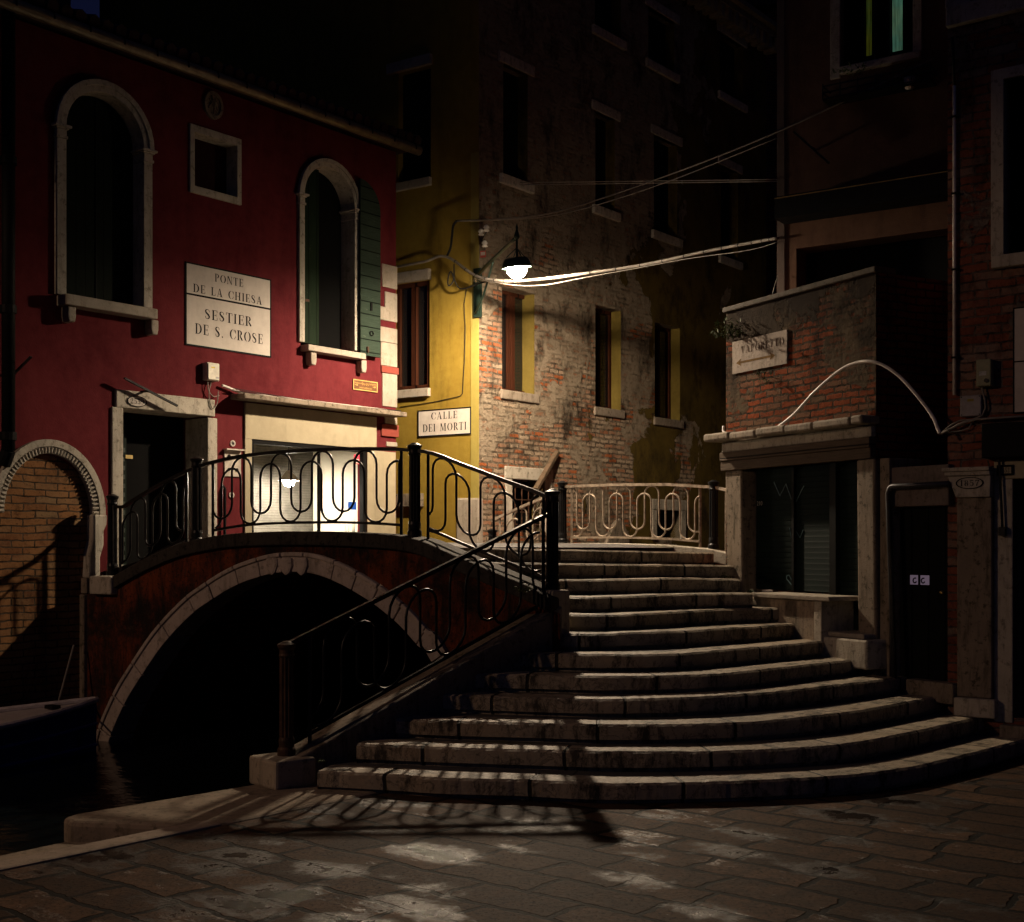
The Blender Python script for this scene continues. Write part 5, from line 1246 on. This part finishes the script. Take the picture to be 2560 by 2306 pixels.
b = MB(); letters(b, Q, '1853', t0+.03, t1-.03, z0+.02, (z1-z0)-.04, .034); b.build('lettering', M_black, o)
b = MB(); p0, p1 = Q.px(2498,1150,.06), Q.px(2506,1318,.06); b.tube([Q.p(p0[0],.06,p0[1]),Q.p(p1[0],.06,p1[1])], .012, 6); b.box(Q, p1[0]-.03, p1[0]+.03, .02, .09, p1[1]-.08, p1[1])
tag(b.build('hanging_rod', M_iron), 'dark iron rod hanging beside the right hand doorway', 'rod')
# pipe, boxes, cables on it
pt = Q.t(2386,.04)
o = thing('downpipe', 'pale slim pipe clipped up the corner of the right brick building', 'pipe', tuple(Q.p(pt,.04,Q.z(2386,988,.04))))
MB().tube([Q.p(pt,.04,Q.z(2386,988,.04)), Q.p(pt,.04,Q.z(2386,215,.04))], .016, 10).build('pipe', M_cond, o, smooth=True)
MB().tube([Q.p(pt,.04,Q.z(2386,215,.04)), Q.p(pt-.01,.04,Q.z(2380,150,.04)), Q.p(pt-.02,.04,Q.z(2375,95,.04))], .014, 8).build('cable_end', M_cabled, o, smooth=True)
for y in (293, 485, 675, 895): box('clip', M_black, o, Q, pt-.025, pt+.04, 0, .062, Q.z(2386,y+2,.04), Q.z(2386,y-3,.04))
t0, t1, z0, z1 = Q.rect(2439, 899, 2476, 964, .12); o = thing('meter_box', 'olive grey meter box on the right brick building below the window', 'electric box', tuple(Q.p(t0,0,z0)))
box('case', paint('olive_box', (.22,.22,.13), .5), o, Q, t0, t1, 0, .11, z0, z1, .01); box('window', paint('pale_label', (.35,.36,.34), .3), o, Q, t0+.03, t1-.04, .11, .113, z0+.10, z0+.14); MB().tube([Q.p(t1-.04,.108,z0+.05), Q.p(t1-.04,.125,z0+.05)], .02, 12).build('lock', M_iron, o)
t0, t1, z0, z1 = Q.rect(2399, 990, 2452, 1039, .08); o = thing('junction_box', 'grey square junction box with corner screws on the right brick building', 'electric box', tuple(Q.p(t0,0,z0)))
box('case', paint('grey_box', (.24,.22,.23), .5), o, Q, t0, t1, 0, .07, z0, z1, .008); box('label', M_yel2, o, Q, t0+.07, t0+.13, .07, .072, z1-.06, z1-.035)
for a in (t0+.015, t1-.015):
    for z_ in (z0+.015, z1-.015): MB().tube([Q.p(a,.068,z_),Q.p(a,.075,z_)], .006, 6).build('screw', M_black, o)
cable('grey cable swinging from the meter box round the grey junction box', [Q.p(Q.px(x,y,.05)[0],.05,Q.px(x,y,.05)[1]) for x, y in ((2453,964),(2462,1000),(2464,1020),(2455,1040),(2430,1050),(2400,1052),(2380,1062),(2352,1084))], .010)
cable('thick cable run crossing the right brick building above the blind box', [Q.p(Q.px(x,y,.07)[0],.07,Q.px(x,y,.07)[1]) for x, y in ((2352,1085),(2405,1058),(2440,1049),(2500,1045),(2580,1040))], .012)
cable('lower sagging cable under the junction box', [Q.p(Q.px(x,y,.04)[0],.04,Q.px(x,y,.04)[1]) for x, y in ((2365,1082),(2400,1078),(2422,1072),(2430,1056))], .008)
b = MB(); t0 = Q.t(2536,.02); z1 = Q.z(2536,773,.02); z0 = Q.z(2536,1031,.02); o = thing('street_sign', 'blank looking white wall sign cut off by the right edge', 'sign', tuple(Q.p(t0,0,z0)))
box('plate', M_sign, o, Q, t0, t0+1.0, 0, .02, z0, z1); b.strip(Q, [(t0-.012,z0-.012),(t0+1.01,z0-.012),(t0+1.01,z1+.012),(t0-.012,z1+.012)], [(t0,z0),(t0+1.0,z0),(t0+1.0,z1),(t0,z1)], 0, .024, True); b.box(Q, t0, t0+1, .0201, .024, Q.z(2536,906)-.006, Q.z(2536,906)+.006); b.build('border', M_black, o)

# ================================================================== TALL PLASTER BUILDING BEHIND THE SHOP
tb = thing('plaster_building', 'tall brown plastered building behind the shop with a dim lit upper window', 'building', tuple(T.p(1,0,0)))
ZT = 12.5; tt0 = T.t(1944); wt = (T.t(2102), T.t(2283), T.z(2102,172), ZT-1.2); st_ = (T.t(1991), T.t(1991)+2.4, 2.0, T.z(1991,622))
MB().wall(T, tt0, 6.5, -.4, ZT, [wt+(.2,), st_+(.35,)]).build('wall', M_plas_t, tb, fix=False)
b = MB(); b.face([T.p(tt0,0,-.4),T.p(tt0,-9,-.4),T.p(tt0,-9,ZT),T.p(tt0,0,ZT)]); b.face([T.p(tt0,-9,ZT),T.p(6.5,-9,ZT),T.p(6.5,0,ZT),T.p(tt0,0,ZT)]); b.build('side_wall', M_plas_t, tb)
box('corner_strip', plaster('grey_quoin_plaster', (.085,.065,.056), (.11,.085,.075)), tb, T, tt0-.004, T.t(1962), 0, .015, 2.0, ZT)
wn = bpy.data.objects.new('window', None); COL.objects.link(wn); wn.parent = tb
a, q, z0, z1 = wt
b = MB(); b.box(T, a-.13, a, -.18, .03, z0-.12, z1); b.box(T, q, q+.11, -.18, .03, z0, z1); b.build('stone_frame', M_stone, wn, .01)
box('sill', M_stone, wn, T, a+.002, q+.1, -.18, .08, z0-.09, z0-.002, .01)
box('dark_pane', M_dark, wn, T, a, q, -.26, -.2, z0, z1)
for xl, xr, yb, c_, k_ in ((2154,2179,143,(.16,.17,.015),.15),(2231,2258,130,(.20,.30,.15),.30)):
    box('lit_pane', curtain('curtain_glow', c_, k_), wn, T, T.t(xl,-.19), T.t(xr,-.19), -.199, -.19, T.z(xl,yb,-.19), z1)
b = MB()
for f in (0, .27, .44, .62, .84, 1): b.box(T, a+(q-a)*f-.02, a+(q-a)*f+.02, -.19, -.12, z0, z1)
b.build('frame', M_black, wn)
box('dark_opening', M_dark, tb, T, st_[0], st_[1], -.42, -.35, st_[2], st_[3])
b = MB(); zA1, zA0 = T.z(1962,508), T.z(1962,562); b.prism(T, [(T.t(1962),zA0),(5.5,zA0),(5.5,zA1),(T.t(1962),zA1)], .0, .35); aw = b.build('awning_box', paint('black_canvas', (.012,.012,.013), .8), tb)
box('trim_strip', paint('brass_trim', (.35,.24,.08), .4, .5), aw, T, T.t(1962), 5.5, .35, .356, zA1-.03, zA1-.018)
# flower rail with bucket
o = thing('flower_rail', 'dark iron flower box rail below the lit upper window', 'railing', tuple(T.p(T.t(2060),.1,T.z(2060,255))))
r0, r1 = T.t(2058,.25), T.t(2326,.25); zr0, zr1 = T.z(2058,250,.25), T.z(2058,218,.25)
b = MB()
for z_ in (zr0, (zr0+zr1)/2, zr1): b.tube([T.p(r0,.0,z_), T.p(r0,.27,z_), T.p(r1,.27,z_), T.p(r1,.0,z_)], .010, 5)
for k in range(7): b.tube([T.p(r0+(r1-r0)*k/6,.27,zr0), T.p(r0+(r1-r0)*k/6,.27,zr1+.03)], .008, 5)
b.build('rail', M_iron, o); box('tray', M_black, o, T, r0, r1, .02, .26, zr0-.02, zr0-.012)
bk = gp(2274, T.p(T.t(2274,.15),.15,0).y, 221); tag(MB().lathe(bk, [(.055,0),(.07,.13),(.066,.13),(.05,.02)], 16).build('bucket', M_cond, smooth=True), 'small white bucket hanging in the dark flower rail', 'bucket')
leaves('window_plant', 'sparse trailing plant on the sill of the lit upper window', T.p(T.t(2130,.1),.08,T.z(2130,180)), 70, .25, M_leaf, .2, 'plant', .03, .05, .4)
p0, p1 = T.px(1985,330,.15), T.px(2072,408,.15); bar('iron_bar', 'slanting black iron bar on the plaster building left of the flower rail', T.p(p0[0],.15,p0[1]), T.p(p1[0],.15,p1[1]), .03, [T.p((p0[0]+p1[0])/2,0,(p0[1]+p1[1])/2),T.p((p0[0]+p1[0])/2,.15,(p0[1]+p1[1])/2)])

# ================================================================== BACKGROUND
bgd = thing('far_building', 'unlit brick house closing the canal beyond the brick wall', 'building', (9, 34, -.4))
FB = Fr(3.0, 35.0, 1, -.12)
MB().box(FB, -2, 14, -6, 0, -.4, 16.4).build('wall', B_dark, bgd); b = MB(); b.prism(FB, [(-2.3,16.41),(14.3,16.41),(14.3,16.6),(-2.3,16.6)], -6.3, .3); b.build('roof', M_roof, bgd)
nb = thing('left_neighbour_house', 'dark tan house continuing the canal front left of the drainpipe', 'house', tuple(R.p(-4,0,-.4)))
MB().box(R, -14, -1.63, -6, -.02, -.6, 9.6).build('wall', plaster('tan_plaster', (.10,.065,.04), (.13,.085,.05)), nb); MB().box(R, -14.2, -1.6, -6.2, .2, 9.61, 9.75).build('roof', M_roof, nb)
bh = thing('rear_house', 'dark taller house rising behind the crimson roof', 'house', tuple(R.p(0,-7,0)))
MB().box(R, -24, 3.70, -14, -6.5, -.4, 18).box(R, 3.701, 4.6, -14, -6.5, -.4, 11.42).build('wall', plaster('dark_plaster', (.06,.045,.04), (.08,.06,.05)), bh); MB().box(R, -24.3, 3.68, -14.2, -6.4, 18.01, 18.2).build('roof', M_roof, bh)

# ================================================================== BOAT
boat = thing('moored_boat', 'white and blue boat bow moored against the bricked water gate', 'boat', tuple(R.p(-3,.85,-.4)))
def hull(sc, z0, z1, infl=0):
    b = MB(); secs = []
    for i in range(13):
        f = i/12; t_ = -4.9+4.15*f; hw = .72*(1-f**3.2)+.02; zt = z1+.16*f**2
        secs.append([(t_, .88-hw, zt), (t_, .88-hw*.72*(1-.25*f), z0), (t_, .88+hw*.72*(1-.25*f), z0), (t_, .88+hw, zt)])
    for A_, B_ in zip(secs, secs[1:]):
        for k in range(3): b.face([R.p(*A_[k]), R.p(*B_[k]), R.p(*B_[k+1]), R.p(*A_[k+1])])
    return b, secs
b, secs = hull(1, -.5, .0); b.build('hull', paint('navy_hull', (.03,.05,.20), .3), boat)
b = MB()
for A_, B_ in zip(secs, secs[1:]):
    b.face([R.p(*A_[0]), R.p(*B_[0]), R.p(*B_[3]), R.p(*A_[3])])
b.build('deck', paint('white_deck', (.42,.38,.38), .4), boat)
for sd in (0, 3): MB().tube([R.p(s_[sd][0], s_[sd][1], s_[sd][2]+.02) for s_ in secs], .035, 8).build('gunwale', paint('white_gunwale', (.5,.46,.46), .4), boat)
for z_, k_ in ((.62,1),(.25,1)):
    MB().tube([R.p(*(Vector(q_[3]).lerp(Vector(q_[2]), 1-z_))) for q_ in secs], .02, 6).build('rub_rail', paint('blue_stripe', (.03,.05,.35), .4), boat)
MB().tube(catmull([R.p(-1.3,.88,.16), R.p(-1.0,.5,.12), R.p(-.75,.2,.25), R.p(-.5,.06,.75)], 6), .012, 6).build('mooring_rope', M_cable, boat)
MB().box(R, -1.35, -1.25, .8, .96, .13, .17).build('cleat', M_iron, boat)

# ================================================================== SMALL WEEDS AND LITTER
for x, y, D, lb, n_, r_ in ((2030,1549,13.75,'small weed in the step corner beside the shop plinth end',60,.07),(2044,1578,13.6,'small weed under the shop door sill',70,.09),(1877,1481,14.3,'tiny weed at the foot of the left shop pillar',30,.05),(1812,1446,15.0,'weed tuft on an upper step beside the left shop pillar',60,.10),(2393,1766,12.3,'dark weed at the foot of the numbered pilaster',50,.08),(1310,1480,11.75,'weed hanging from the parapet end near the bend post',80,.12),(800,1905,10.3,'moss tuft between low post block and first step',24,.04)):
    leaves('step_weed', lb, gp(x, D, y), n_, r_, M_leaf, .7, 'weed', .018)
tag(slab('litter_scrap', [tuple(gp(1905,14.2,1460).xy), tuple(gp(1932,14.2,1460).xy), tuple((gp(1925,14.3,1455)).xy)], SH.z(1918,1474,.1)-.02, SH.z(1918,1474,.1)+.0, M_cond, None, 0), 'scrap of pale litter lying on the shop sill', 'litter')
